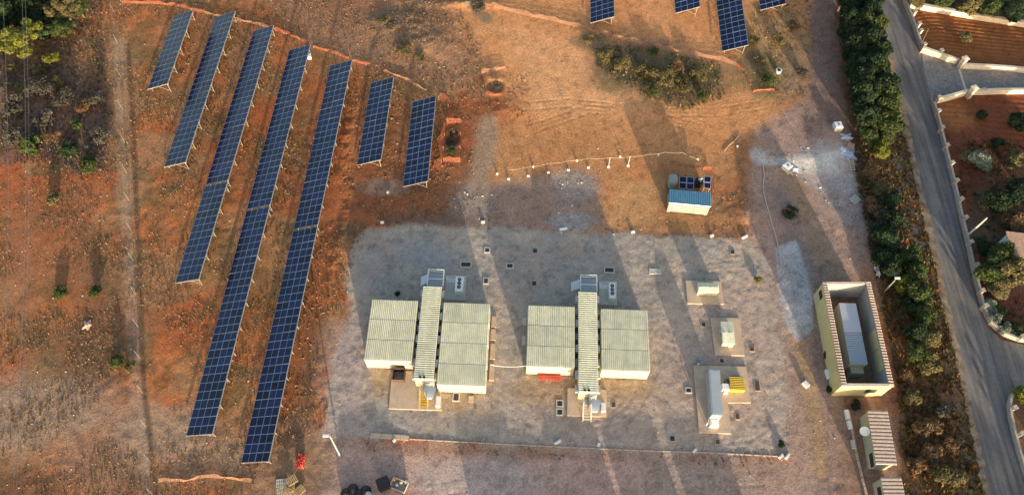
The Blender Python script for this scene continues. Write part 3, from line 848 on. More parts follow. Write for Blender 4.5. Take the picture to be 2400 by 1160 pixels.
def chiller(a, b, label):
    z = 1.5
    A = G(*a, z); B = G(*b, z); c = (A+B)/2; c.z = 0
    w_ = abs((B-A).dot(AX)); l_ = abs((A-B).dot(AY))
    root = empty("cooling_unit", c, ROT, label, "cooling unit", "white three-fan cooling units")
    mb = MB(); mb.box(-w_/2, w_/2, -l_/2, l_/2, .15, z); mb.build("casing", M['white'], root)
    for k in range(3):
        y = l_/2-.42-k*.56
        mb = MB(); mb.cyl((0, y), .26, z+.002, z+.05, 18); f = mb.build("fan", M['black'], root)
        mb = MB(); mb.cyl((0, y), .07, z+.052, z+.09, 10)
        for q in range(5):
            t = q*2*math.pi/5; mb.bar((0, y, z+.06), (.24*math.cos(t), y+.24*math.sin(t), z+.06), .02)
        mb.build("fan_blade", M['grey'], f)
    for sx in (-1, 1):
        mb = MB(); mb.box(sx*w_/2*.8-.07, sx*w_/2*.8+.07, -l_/2+.05, l_/2-.05, -.1, .15); mb.build("foot", M['grey'], root)
    for k in range(2):
        mb = MB(); y = l_/2-.15-.3*k
        mb.path([(-w_/2, y, .9), (-w_/2-1.2, y, .9), (-w_/2-1.25, y, 1.7)], .05); mb.build("pipe", M['whitemetal'], root)
    return root
chiller((1068.5,648), (1084,683), "white cooling unit with three dark fans north of the stack of four")
chiller((1427.5,663), (1443,699), "white cooling unit with three dark fans north of the easternmost block")

def slab(name, pts, z, m, label, cat, group=None):
    P = [Vector((*q, 0)) for q in gp(pts)]
    c = sum(P, Vector())/len(P)
    mb = MB(); n = len(P)
    # small chamfered concrete slab
    top = [(p-c)*.992+Vector((0,0,z)) for p in P]; mid = [(p-c)+Vector((0,0,z-.03)) for p in P]; bot = [(p-c)+Vector((0,0,-.2)) for p in P]
    vs = top+mid+bot
    def orient(f): return f
    fs = [tuple(range(n))[::-1]]
    for k in range(n):
        j = (k+1) % n
        fs += [(k, j, n+j, n+k), (n+k, n+j, 2*n+j, 2*n+k)]
    mb.add(vs, fs)
    o = mb.build(name, m); o.location = c
    return tag(o, label, cat, group)
gs = "concrete slabs in the gravel yard"
slab("concrete_slab", [(920,868),(1033,873),(1035,962),(911,958)], .12, M['concrete'], "tan concrete slab at the south foot of the western walkway container, with yellow steps", "slab", gs)
slab("concrete_slab", [(1330,909),(1421,914),(1422,977),(1329,974)], .12, M['concrete'], "tan concrete slab at the south foot of the eastern walkway container", "slab", gs)
slab("concrete_slab", [(1606,658),(1689,660),(1697,714),(1611,712)], .15, M['concrete'], "concrete slab under the northernmost of the three small kiosks", "slab", gs)
slab("concrete_slab", [(1665,745),(1733,746),(1745,834),(1675,832)], .15, M['concrete'], "concrete slab under the middle kiosk, its west half shaded", "slab", gs)
slab("concrete_slab", [(1625,857),(1748,859),(1759,944),(1706,944),(1713,1017),(1638,1014)], .15, M['concrete'], "L-shaped concrete slab under the silver container and yellow box", "slab", gs)
slab("concrete_slab", [(1046,645),(1093,647),(1090,704),(1040,703)], .10, M['paleconc'], "grey slab under the western three-fan cooling unit", "slab", gs)
slab("concrete_slab", [(1404,659),(1446,660),(1446,716),(1404,714)], .10, M['paleconc'], "grey slab under the eastern three-fan cooling unit", "slab", gs)
for k, (y0, y1, x) in enumerate(((742,768,1153),(772,798,1151),(806,842,1150),(852,892,1148))):
    slab("footing_pad", [(x,y0),(x+11,y0),(x+10,y1),(x-2,y1)], .16, M['concrete'], ["first","second","third","fourth"][k]+" tan pad from the north beside the east wall of the stack of four", "slab", "tan pads east of the stack of four")
for k, (x, y0, y1) in enumerate(((1234,745,762),(1232,788,808))):
    slab("footing_pad", [(x-9,y0),(x,y0),(x,y1),(x-9,y1)], .16, M['paleconc'], ["upper","lower"][k]+" grey pad against the west wall of the eastern container group", "slab", "grey pads west of the eastern group")

# ------------------------------------------------------------------ cable pit covers
def pit(px, py, wpx, hpx, mc, frame, label, n=1):
    p = G(px, py); s = 97/(F*CT-(580-py)*ST); w_ = wpx*s; h_ = hpx*s*1.03
    root = empty("pit_cover", (p.x, p.y, 0), ROT, label, "pit cover", "cable pit covers in the gravel")
    z = .05
    if frame:
        t = .13; mb = MB()
        mb.box(-w_/2-t, w_/2+t, -h_/2-t, -h_/2, -.2, z); mb.box(-w_/2-t, w_/2+t, h_/2, h_/2+t, -.2, z)
        mb.box(-w_/2-t, -w_/2, -h_/2, h_/2, -.2, z); mb.box(w_/2, w_/2+t, -h_/2, h_/2, -.2, z)
    else:
        mb = MB(); t = .05; mb.box(-w_/2-t, w_/2+t, -h_/2-t, h_/2+t, -.2, z-.035)
    mb.build("frame", M['paleconc'] if frame else M['concrete'], root)
    for k in range(n):
        mb = MB(); a = -w_/2+.01+k*w_/n; b = -w_/2+(k+1)*w_/n-.02
        mb.box(a, b, -h_/2+.01, h_/2-.01, -.1, z-.02)
        for q in range(3):
            yy = -h_/2+.08+q*(h_-.16)/2; mb.box(a+.06, b-.06, yy-.015, yy+.015, z-.02, z-.005)
        mb.build("lid", mc, root)
    return root
DG, RC, PCn, BG = M['darkgrey'], M['rustcover'], M['paleconc'], M['bluegrey']
pit(1142,586,10,10,DG,True,"small dark pit cover with pale rim near the north edge, above the lit gravel strip")
pit(1254,588,10,11,DG,False,"small dark square cover near the north edge, no rim, right of the lit gravel strip")
pit(1092,620,22,11,DG,True,"double pit cover with pale rim north of the western cooling unit",2)
pit(1195,623,13,10,DG,True,"pale-rimmed square pit cover alone between the two container groups")
pit(1139,658,9,12,RC,True,"tan-filled rimmed pit on the lit gravel strip beside the western cooling unit")
pit(1252,664,10,11,DG,False,"small dark cover just north of the eastern group's west block")
pit(1428,633,20,11,DG,True,"wide dark pit cover with pale rim north of the eastern cooling unit")
pit(1535,636,22,9,PCn,True,"grey rimmed pit cover on open gravel left of the northern kiosk",2)
pit(1717,591,9,10,DG,False,"small dark cover near the yard's north-east corner")
pit(1649,760,9,10,DG,False,"small dark cover on the shaded gravel left of the middle kiosk")
pit(1692,845,9,9,DG,False,"small dark cover between the middle kiosk's slab and the L-shaped slab")
pit(1763,818,10,10,RC,False,"faded brown cover right of the middle kiosk's slab")
pit(1614,914,11,9,DG,True,"rimmed cover against the west side of the L-shaped slab")
pit(1775,904,11,22,RC,False,"tall brown rectangular cover east of the yellow box")
pit(1729,976,9,12,RC,False,"reddish cover south of the yellow box")
pit(1576,1027,11,11,DG,False,"dark cover at the south edge, left of the L-shaped slab")
pit(1682,1035,10,10,RC,False,"reddish cover just below the L-shaped slab")
pit(1312,945,12,12,DG,True,"upper of the two rimmed covers left of the eastern steps slab")
pit(1312,965,12,12,DG,True,"lower of the two rimmed covers left of the eastern steps slab")
pit(1438,948,10,12,RC,False,"brown cover right of the eastern steps slab")
pit(1069,930,12,16,DG,True,"rimmed dark cover below the stack of four")
pit(1104,935,10,14,M['concrete'],False,"tan cover right of the rimmed one below the stack of four")

# ------------------------------------------------------------------ kiosks and gensets
def kiosk(tl, tr, z, depth, label, rz=ROT):
    A = G(*tl, z); B = G(*tr, z); c = (A+B)/2-AY*depth/2; c.z = 0; w_ = (B-A).length
    root = empty("transformer_kiosk", c, rz, label, "kiosk", "small cream kiosks on concrete slabs")
    mb = MB(); mb.box(-w_/2+.06, w_/2-.06, -depth/2+.06, depth/2-.06, .1, z-.08); mb.build("body", M['cream_wall'], root)
    mb = MB(); vs = []
    for (x, y, zz) in ((-1,-1,-.1),(1,-1,-.1),(1,1,-.1),(-1,1,-.1),(-1,-1,0),(1,-1,0),(1,1,0),(-1,1,0),(-.9,0,.1),(.9,0,.1)):
        vs.append((x*w_/2, y*depth/2, z+zz-.05))
    mb.add(vs, ((3,2,1,0),(0,1,5,4),(1,2,6,5),(2,3,7,6),(3,0,4,7),(4,5,9,8),(6,7,8,9),(5,6,9),(7,4,8))); mb.build("roof", M['cream'], root)
    for k in range(2):
        for q in range(3):
            mb = MB(); yy = -depth*.3+q*depth*.3; sx = (-1, 1)[k]
            for zz_ in (.5, .62, .74, .86): mb.box(sx*(w_/2-.055)-.02, sx*(w_/2-.055)+.02, yy-depth*.1, yy+depth*.1, zz_, zz_+.05)
            mb.build("louvre", M['grey'], root)
        mb = MB(); mb.box(-w_/2*.8+k*w_*.45, -w_/2*.8+k*w_*.45+.25, -.1, .1, z+.02, z+.10); mb.build("lifting_lug", M['grey'], root)
    for k in range(2):
        x0 = -w_/2+.15+k*(w_/2-.1); mb = MB(); mb.box(x0, x0+w_/2-.2, -depth/2+.03, -depth/2+.055, .2, z-.2); d = mb.build("door", M['cream_wall'], root)
        mb = MB(); mb.box(x0+.1, x0+.14, -depth/2-.02, -depth/2+.028, .7, .9); mb.build("handle", M['grey'], d)
    return root
kiosk((1635,662), (1684,663), 1.5, 1.25, "wide low cream kiosk on the northernmost slab")
kiosk((1689,753), (1718,753), 1.5, 3.1, "upright cream kiosk on the middle slab, long side running north to south")

z = 2.55
A = G(1662,866,z); B = G(1686,866,z); C = G(1682,972,z)
LX = (G(1669,972,z)-A); ang = math.atan2(LX.x, -LX.y)
wS = (B-A).length; lS = LX.length
cS = (A+B)/2+LX/2; cS.z = 0
rootS = empty("silver_container", cS, ang, "tall narrow silver container on the L-shaped slab", "container")
mb = MB(); mb.box(-wS/2, wS/2, -lS/2, lS/2, .15, z-.05)
for k in range(9):
    y = -lS/2+.35+k*(lS-.7)/8
    for sx in (-1, 1): mb.box(sx*wS/2-.03, sx*wS/2+.03, y-.06, y+.06, .2, z-.1)
mb.build("body", M['silver'], rootS)
mb = MB(); mb.box(-wS/2-.04, wS/2+.04, -lS/2-.04, lS/2+.04, z-.05, z+.02); mb.box(-wS/2+.1, wS/2-.1, -lS/2+.1, lS/2-.1, z+.02, z+.05); mb.build("roof", M['silver'], rootS)
mb = MB(); mb.box(-wS/2+.1, wS/2-.15, -lS/2-.9, -lS/2-.05, .15, 1.1); h = mb.build("hatch_box", M['white'], rootS)
mb = MB(); mb.box(-wS/2+.2, wS/2-.3, -lS/2-.8, -lS/2-.2, 1.1, 1.14); mb.build("lid", M['whitemetal'], h)
mb = MB(); mb.bar((-wS/2-.25,-lS/2-.6,-.05),(-wS/2-.25,-lS/2-.6,1.2),.07); mb.bar((-wS/2-.25,-lS/2-.6,1.2),(-wS/2,-lS/2+.1,1.2),.05); mb.build("pipe", M['white'], rootS)

z = 1.15
A = G(1710,882,z); B = G(1743,883,z); dY = (A-G(1709,913,z)).dot(AY); wY = (B-A).length
cY = (A+B)/2-AY*dY/2; cY.z = 0
rootY = empty("yellow_generator", cY, ROT, "yellow box generator with slatted top on the L-shaped slab", "generator")
mb = MB(); mb.box(-wY/2, wY/2, -dY/2, dY/2, .2, z-.06); mb.build("body", M['yellow'], rootY)
mb = MB(); corr(mb, -wY/2-.02, wY/2+.02, -dY/2-.02, dY/2+.02, z-.04, .05, .22, 'X'); mb.build("lid", M['yellow'], rootY)
mb = MB(); mb.box(-wY/2+.1, wY/2-.1, dY/2, dY/2+.1, .3, z-.1); mb.build("grille", M['black'], rootY)
mb = MB(); mb.cyl((-wY/2-.3, dY/2-.5), .3, 0, .9, 12); mb.build("air_filter", M['rustcover'], rootY)
mb = MB(); mb.box(-wY/2-.95, -wY/2-.05, -dY/2+.1, -dY/2+.9, .1, .9); mb.box(-wY/2-.75, -wY/2-.25, -dY/2-.25, -dY/2+.1, .1, .7); mb.build("fuel_box", M['white'], rootY)
for k in range(2):
    mb = MB(); s = (-1, 1)[k]; mb.box(s*wY/2*.8-.08, s*wY/2*.8+.08, -dY/2, dY/2, .1, .2); mb.build("skid", M['black'], rootY)
p = G(1637,853)
rt = empty("service_post", (p.x, p.y, 0), 0, "short white and blue post at the north-west corner of the L-shaped slab", "post")
mb = MB(); mb.cyl((0,0), .14, -.1, .9, 10, r2=.12); mb.build("post", M['white'], rt); mb = MB(); mb.cyl((0,0), .2, .7, 1.0, 10); mb.build("cap", M['blue'], rt)

# dark bin, barriers by the walls
def crate(loc, rz, w_, d_, h_, m, name, label, cat, group=None, open_=True, fill=None):
    root = empty(name, loc, rz, label, cat, group); t = .05
    mb = MB()
    mb.box(-w_/2, w_/2, -d_/2, d_/2, .02, .08)
    mb.box(-w_/2, w_/2, -d_/2, -d_/2+t, .08, h_); mb.box(-w_/2, w_/2, d_/2-t, d_/2, .08, h_)
    mb.box(-w_/2, -w_/2+t, -d_/2+t, d_/2-t, .08, h_); mb.box(w_/2-t, w_/2, -d_/2+t, d_/2-t, .08, h_)
    mb.build("body", m, root)
    mb = MB(); e = .04
    mb.box(-w_/2-e, w_/2+e, -d_/2-e, -d_/2, h_-.08, h_+.02); mb.box(-w_/2-e, w_/2+e, d_/2, d_/2+e, h_-.08, h_+.02)
    mb.box(-w_/2-e, -w_/2, -d_/2, d_/2, h_-.08, h_+.02); mb.box(w_/2, w_/2+e, -d_/2, d_/2, h_-.08, h_+.02); mb.build("rim", m, root)
    if not open_:
        mb = MB(); mb.box(-w_/2+t, w_/2-t, -d_/2+t, d_/2-t, h_-.06, h_+.03); mb.build("lid", m, root)
    return root
crate(G(937,884), ROT, 1.5, 1.5, 1.3, M['rustcover'], "waste_bin", "dark brown square bin by the yellow steps slab", "bin")
crate(G(1028,945)+Vector((0,0,.12)), ROT, .5, 1.2, .8, M['white'], "cabinet", "white cabinet at the corner of the western steps slab", "cabinet", None, False)
crate(G(1413,958)+Vector((0,0,.12)), ROT, .5, 1.0, .8, M['white'], "cabinet", "white cabinet at the corner of the eastern steps slab", "cabinet", None, False)
rb = empty("safety_barrier", G(1290,884), ROT, "red and white plastic barriers lying flat under a container wall", "barrier")
for k in range(8):
    mb = MB(); x = -1.35+k*.36; mb.box(x-.11, x+.11, -.4, .35, .05, .45); mb.box(x-.08, x+.08, -.5, -.4, .05, .3); mb.build("segment", M['red'], rb)
mb = MB(); mb.box(-1.6, 1.6, -.05, .05, .45, .52); mb.build("rail", M['red'], rb)
mb = MB(); P0 = G(1149,855,2.4); P1 = G(1234,857,2.4)
mb.path([P0.lerp(P1, t/8)-Vector((0,0,.5*math.sin(math.pi*t/8))) for t in range(9)], .035); tag(mb.build("supply_cable", M['white']), "thin pale cable strung between the two container groups", "cable")

# ------------------------------------------------------------------ blue shed
zz = 2.6
A = G(1569,443,zz); B = G(1666,452,zz); Cc = G(1566,474,zz)
ex = (B-A).normalized(); rz = math.atan2(ex.y, ex.x); ey = Vector((-ex.y, ex.x, 0))
wB = (B-A).length; dB = (A-Cc).dot(ey)
dB = max(dB, 2.2)
c = (A+B)/2-ey*dB/2; c.z = 0
rootB = empty("site_cabin", c, rz, "white cabin with a blue ribbed roof on the bare earth", "cabin")
mb = MB(); mb.box(-wB/2+.05, wB/2-.05, -dB/2+.05, dB/2-.05, .15, zz-.1)
for k in range(13): 
    x = -wB/2+.25+k*(wB-.5)/12; mb.box(x-.05, x+.05, -dB/2+.02, -dB/2+.06, .2, zz-.15)
mb.build("body", M['water'], rootB)
mb = MB(); corr(mb, -wB/2, wB/2, -dB/2, dB/2, zz-.06, .05, .25, 'Y'); mb.build("roof", M['blue'], rootB)
mb = MB(); mb.box(-wB/2-.02, wB/2+.02, -dB/2-.04, -dB/2-.003, zz-.2, zz-.01); mb.build("fascia", M['whitemetal'], rootB)
mb = MB(); mb.box(.8, 1.7, -dB/2-.005, -dB/2+.018, .2, 2.1); d = mb.build("door", M['water'], rootB); mb = MB(); mb.box(.88,.94,-dB/2-.04,-dB/2-.006,1.0,1.2); mb.build("handle", M['grey'], d)
mb = MB(); mb.box(-2.2, -1.1, -dB/2-.004, -dB/2+.018, 1.1, 1.9); mb.build("window", M['bluegrey'], rootB)
mb = MB()
for sx in (-1, 1):
    mb.box(sx*(wB/2-.3)-.2, sx*(wB/2-.3)+.2, -dB/2+.1, dB/2-.1, -.2, .15)
mb.build("skid", M['concrete'], rootB)
# tank
p = G(1577,424,1.1)
rt = empty("water_tank", (p.x, p.y, 0), rz, "off-white rounded tank behind the blue-roofed cabin", "tank")
mb = MB(); n = 20
prof = [(0,.1),(.62,.1),(.66,.3),(.66,1.5),(.58,1.7),(.3,1.8),(0,1.82)]
for (r0, z0), (r1, z1) in zip(prof[:-1], prof[1:]):
    for k in range(n):
        t0 = 2*math.pi*k/n; t1 = 2*math.pi*(k+1)/n
        def q(r, t, z): return (r*math.copysign(abs(math.cos(t))**.7, math.cos(t)), 1.35*r*math.copysign(abs(math.sin(t))**.7, math.sin(t)), z)
        mb.add([q(r0,t0,z0), q(r0,t1,z0), q(r1,t1,z1), q(r1,t0,z1)], [(0,1,2,3)])
mb.build("tank_body", M['water'], rt, True); mb = MB(); mb.cyl((0,.1), .18, 1.78, 1.9, 14); mb.build("cap", M['grey'], rt)
def small_pv(px, py, nx, label, extra=False):
    z0 = 1.2; p = G(px, py, z0)
    rt = empty("small_solar_array", (p.x, p.y, 0), rz, label, "solar panel", "small solar panels behind the cabin")
    a = R(8)
    for i in range(nx):
        for j in range(2):
            Mx = Matrix.Translation((0,0,z0)) @ Matrix.Rotation(a, 4, 'X')
            x = (i-(nx-1)/2)*1.06; y = (j-.5)*1.0; w_ = .5; h_ = .47
            mb = MB(); mb.box(x-w_, x+w_, y-h_, y+h_, 0, .035, 0, Mx); mb.box(x-w_+.045, x+w_-.045, y-h_+.045, y+h_-.045, .035, .04, 1, Mx)
            mb.build("panel", [M['alu'], M['glass']], rt)
    for sx in (-.8, .8):
        for sy in (-.7, .7):
            mb = MB(); mb.bar((sx*nx*.5, sy, -.1), (sx*nx*.5, sy, z0), .04); mb.build("leg", M['steel'], rt)
    return rt
small_pv(1609,429,2,"four dark solar panels between the tank and the gap behind the cabin")
small_pv(1658,428,1,"two dark solar panels at the north-east corner of the cabin")
rt = empty("junk_heap", G(1637,434), rz, "dark equipment with silver pieces between the small solar panels", "equipment")
mb = MB(); mb.box(-.55,.5,-.5,.6,-.05,1.0); mb.box(-.3,.3,-.3,.3,1.0,1.3); mb.build("cabinet", M['black'], rt)
mb = MB(); mb.bar((-.3,0,1.4),(.3,.2,1.5),.12,8); mb.bar((0,-.3,1.35),(.1,.4,1.5),.1,8); mb.build("pipe", M['silver'], rt)

# ------------------------------------------------------------------ orange nets
def net(pts, hgt, m, label, lean=0.0, dense=.16, group="orange safety nets"):
    """standing lattice net following ground points; strands + posts"""
    P = [G(*q) for q in pts]
    line = []; q_ = 1.8 if 'trench' in label else 1.0; hgt *= .50*q_; lean *= .45
    for a, b in zip(P[:-1], P[1:]):
        n = max(1, int((b-a).length/dense))
        for k in range(n): line.append(a.lerp(b, k/n))
    line.append(P[-1])
    c = line[len(line)//2].copy(); c.z = 0
    root = empty("safety_net", c, 0, label, "net", group)
    top = []; rs = random.Random(len(pts)*31+int(P[0].x))
    ph = rs.uniform(0, 6)
    for i, p in enumerate(line):
        d = (line[min(i+1, len(line)-1)]-line[max(i-1, 0)]); d.z = 0
        nrm = Vector((-d.y, d.x, 0)).normalized()
        s = .80+.2*math.cos(i*dense/2.2*math.pi*2/1.0+ph)*.6+.12*math.sin(i*.37+ph)
        lat = lean*(1+.5*math.sin(i*.21+ph))+.07*math.sin(i*.5)
        top.append((p-c, p-c+nrm*lat+Vector((0,0,hgt*s))))
    mb = MB()
    ns = 3
    for i in range(len(top)-1):
        (a0, a1), (b0, b1) = top[i], top[i+1]
        for k in range(ns+1):
            t0 = k/ns; q = .04
            u0 = a0.lerp(a1, t0); u1 = b0.lerp(b1, t0); w_ = (a1-a0).normalized()*q*.6
            mb.quad(u0-w_, u1-w_, u1+w_, u0+w_)
        e = (b0-a0).normalized()*.028
        mb.quad(a0-e, a0+e, a1+e, a1-e)
    mb.build("mesh", m, root)
    acc = 0
    for i in range(0, len(top), max(1, int(2.4/dense))):
        mb = MB(); mb.bar(top[i][0]-Vector((0,0,.2)), top[i][0]+Vector((0,0,hgt*.98)), .03); mb.build("stake", M['steel'], root)
    return root
net([(288,8),(370,10),(420,16),(450,24),(480,32)], .9, M['orange'], "orange net along the top edge above the shortest solar row", .5)
net([(480,32),(540,45)], .7, M['pinknet'], "faded net between the first two solar rows' tops", .4)
net([(553,48),(600,58),(633,68)], .7, M['pinknet'], "faded net between the second and third solar rows' tops", .5)
net([(643,70),(690,88),(722,104)], .8, M['orange'], "orange net between the third and fourth solar rows' tops", .5)
net([(735,112),(790,128),(818,140)], .8, M['orange'], "orange net between the fourth and fifth solar rows' tops", .4)
net([(828,144),(868,156)], .8, M['orange'], "short orange net right of the fifth solar row's top", .5)
net([(900,168),(950,186),(1000,214)], .6, M['pinknet'], "half-buried faded net above the two short solar rows", .3)
net([(1152,15),(1230,36),(1300,50),(1400,78),(1500,103),(1600,125),(1690,142),(1722,152)], 1.0, M['pinknet'], "long pinkish net crossing the sandy field below the cut-off solar arrays", .7)
net([(1722,152),(1745,168),(1752,190),(1766,216)], .9, M['orange'], "orange net bending down at the east end of the sandy field", .3)
net([(1766,216),(1785,212),(1815,213)], .5, M['orange'], "short collapsed orange net below the scrub in the sandy field", .3)
net([(1130,172),(1160,166),(1185,160)], .9, M['pinknet'], "pale net along the north side of the small dug pit", .6)
net([(1128,175),(1136,222),(1160,226),(1175,224)], .7, M['orange'], "thin orange net along the west and south sides of the small dug pit", .8)
net([(1028,232),(1044,240),(1051,250),(1048,290)], .9, M['orange'], "orange net from the last solar row to the trench", 1.0)
net([(1046,290),(1080,288)], 1.0, M['orange'], "orange net across the north end of the trench", .5)
net([(1081,288),(1077,378)], 1.0, M['orange'], "orange net along the east side of the trench", 1.3)
net([(1078,380),(1040,378)], 1.0, M['orange'], "orange net across the south end of the trench", -.4)
net([(1046,290),(1036,378),(1030,400)], 1.0, M['orange'], "orange net along the west side of the trench", -1.3)
net([(1545,388),(1600,388),(1645,396)], 1.0, M['orange'], "faded orange net behind the tank and small solar panels", -.3)
net([(1648,398),(1666,400),(1670,440),(1672,470)], 1.1, M['orange'], "bright orange net wrapping the east side of the cabin", .4)
net([(1549,390),(1560,440)], .8, M['pinknet'], "sagging net on the west side of the cabin's compound", .2)
net([(372,1128),(430,1128),(480,1118),(530,1120),(590,1130)], .5, M['pinknet'], "fallen pinkish net near the bottom edge below the solar rows", .5)
# bundle of red net
rt = empty("net_bundle", G(706,1080), 0, "crumpled bright red net heaped by the lamp post", "net")
for k in range(9):
    mb = MB(); rs = random.Random(k)
    pts = [Vector((rs.uniform(-.5,.5), rs.uniform(-1,.9), rs.uniform(.02,.55))) for q in range(14)]
    for a, b in zip(pts[:-1], pts[1:]): mb.bar(a, b, .05, 4)
    mb.build("strand", M['red'], rt)

# ------------------------------------------------------------------ cable posts and cable
bases = [(1192,419),(1238,412),(1285,404),(1332,398),(1379,392),(1426,391),(1472,388)]
tops = []
gname = ["first","second","third","fourth","fifth","sixth","seventh"]
for k, b in enumerate(bases):
    p = G(*b); p.z = 0
    dark = k < 5
    rt = empty("cable_post", p, 0, gname[k]+" cable post from the left in the line north of the yard, "+("dark brown" if dark else "white"), "post", "posts with white feet carrying a cable")
    hh = 2.3
    mb = MB(); mb.cyl((0,0), .045, -.05, hh, 8); mb.build("pole", M['rustcover'] if dark else M['paleconc'], rt)
    mb = MB(); mb.cyl((0,0), .24, -.15, .16, 12, r2=.16); mb.build("foot", M['white'], rt)
    tops.append(p+Vector((0,0,hh-.04)))
ext = [G(1520,362,2.0), G(1560,357,1.9), G(1600,358,1.8), G(1640,374,.9)]
pts = tops+ext; mb = MB()
for a, b in zip(pts[:-1], pts[1:]):
    q = [a.lerp(b, t/5)-Vector((0,0,.2*math.sin(math.pi*t/5))) for t in range(6)]
    mb.path(q, .018)
tag(mb.build("overhead_cable", M['palewood']), "pale cable carried on short posts towards the blue-roofed cabin", "cable")
for k, q in enumerate([(1165,408),(1250,391),(1352,377),(1453,368),(1543,364),(1635,374),(1728,344)]):
    mb = MB(); p = G(*q); mb.cbox((0,0,.1), (.27,.22,.28), .4+k); mb.cbox((0,0,.25), (.16,.15,.08), .4+k)
    o = mb.build("marker_block", M['white']); o.location = (p.x, p.y, -.02)
    tag(o, "white marker block, "+["leftmost","second from the left","third","fourth, between the white posts","fifth, left above the cabin","sixth, right above the cabin","rightmost, on dark soil"][k]+" of the line north of the yard", "marker", "white marker blocks north of the yard")
# stones along yard edge
for k, (px, py, w_) in enumerate([(1132,521,.5),(896,522,.5),(1320,537,1.1),(1483,544,.5),(1668,553,.5),(1745,556,.9),(1307,1036,.9),(1628,1056,.6),(1830,1069,.7),(1845,1069,.8),(924,1032,.4),(317,608,.0),(909,452,.35),(1403,1042,.4)]):
    if w_ == 0: continue
    mb = MB(); mb.cbox((0,0,.1), (w_,.3,.28), .1*k); mb.cbox((.05,0,.25), (w_*.7,.2,.1), .1*k)
    o = mb.build("edging_block", M['white']); p = G(px, py); o.location = (p.x, p.y, -.02)
    where = ["north edge above the lit strip","north-west corner of the yard","north edge, long flat one in the middle","north edge west of the cabin's shadow","north edge under the cabin","north-east corner of the yard","south edge below the eastern steps","south edge below the L-shaped slab","south-east corner, left of a pair","south-east corner, right of a pair","south edge near its west end","","bare soil below the short solar rows","south edge where the lit track crosses"][k]
    tag(o, "white edging block at the "+where, "block", "white edging blocks round the yard")
def kerb(pts, w_, h_, m, name, label, cat, kind=None):
    mb = MB(); P = [G(*q) for q in pts]
    for a, b in zip(P[:-1], P[1:]):
        n = max(1, int((b-a).length/1.0))
        for k in range(n):
            p0 = a.lerp(b, k/n); p1 = a.lerp(b, (k+1)/n-.015); d = (p1-p0)
            mb.cbox((p0+p1)/2+Vector((0,0,h_/2-.1)), (d.length, w_, h_), math.atan2(d.y, d.x))
    o = mb.build(name, m); return tag(o, label, cat, None, kind)
kerb([(868,1020),(920,1023),(958,1026)], .6, .16, M['concrete'], "concrete_kerb", "wide pale kerb at the west end of the yard's south edge", "kerb")
kerb([(960,1028),(1100,1036),(1300,1046),(1500,1055),(1660,1060),(1852,1070)], .10, .14, M['concrete'], "concrete_kerb", "thin pale kerb along the yard's south edge", "kerb")

# hose on ground
mb = MB(); mb.path([G(*q)+Vector((0,0,.04)) for q in [(1788,385),(1791,410),(1788,440),(1794,470),(1802,498),(1810,528),(1819,557),(1826,590),(1830,630)]], .07, 5)
tag(mb.build("ground_hose", M['palewood']), "long pale hose winding over the dirt track", "hose")
mb = MB(); mb.path([G(*q)+Vector((0,0,.04)) for q in [(1697,356),(1708,342),(1722,330),(1732,318)]], .05, 5)
tag(mb.build("ground_hose", M['palewood']), "short pale hose piece curving on darker soil north-east of the cabin", "hose")

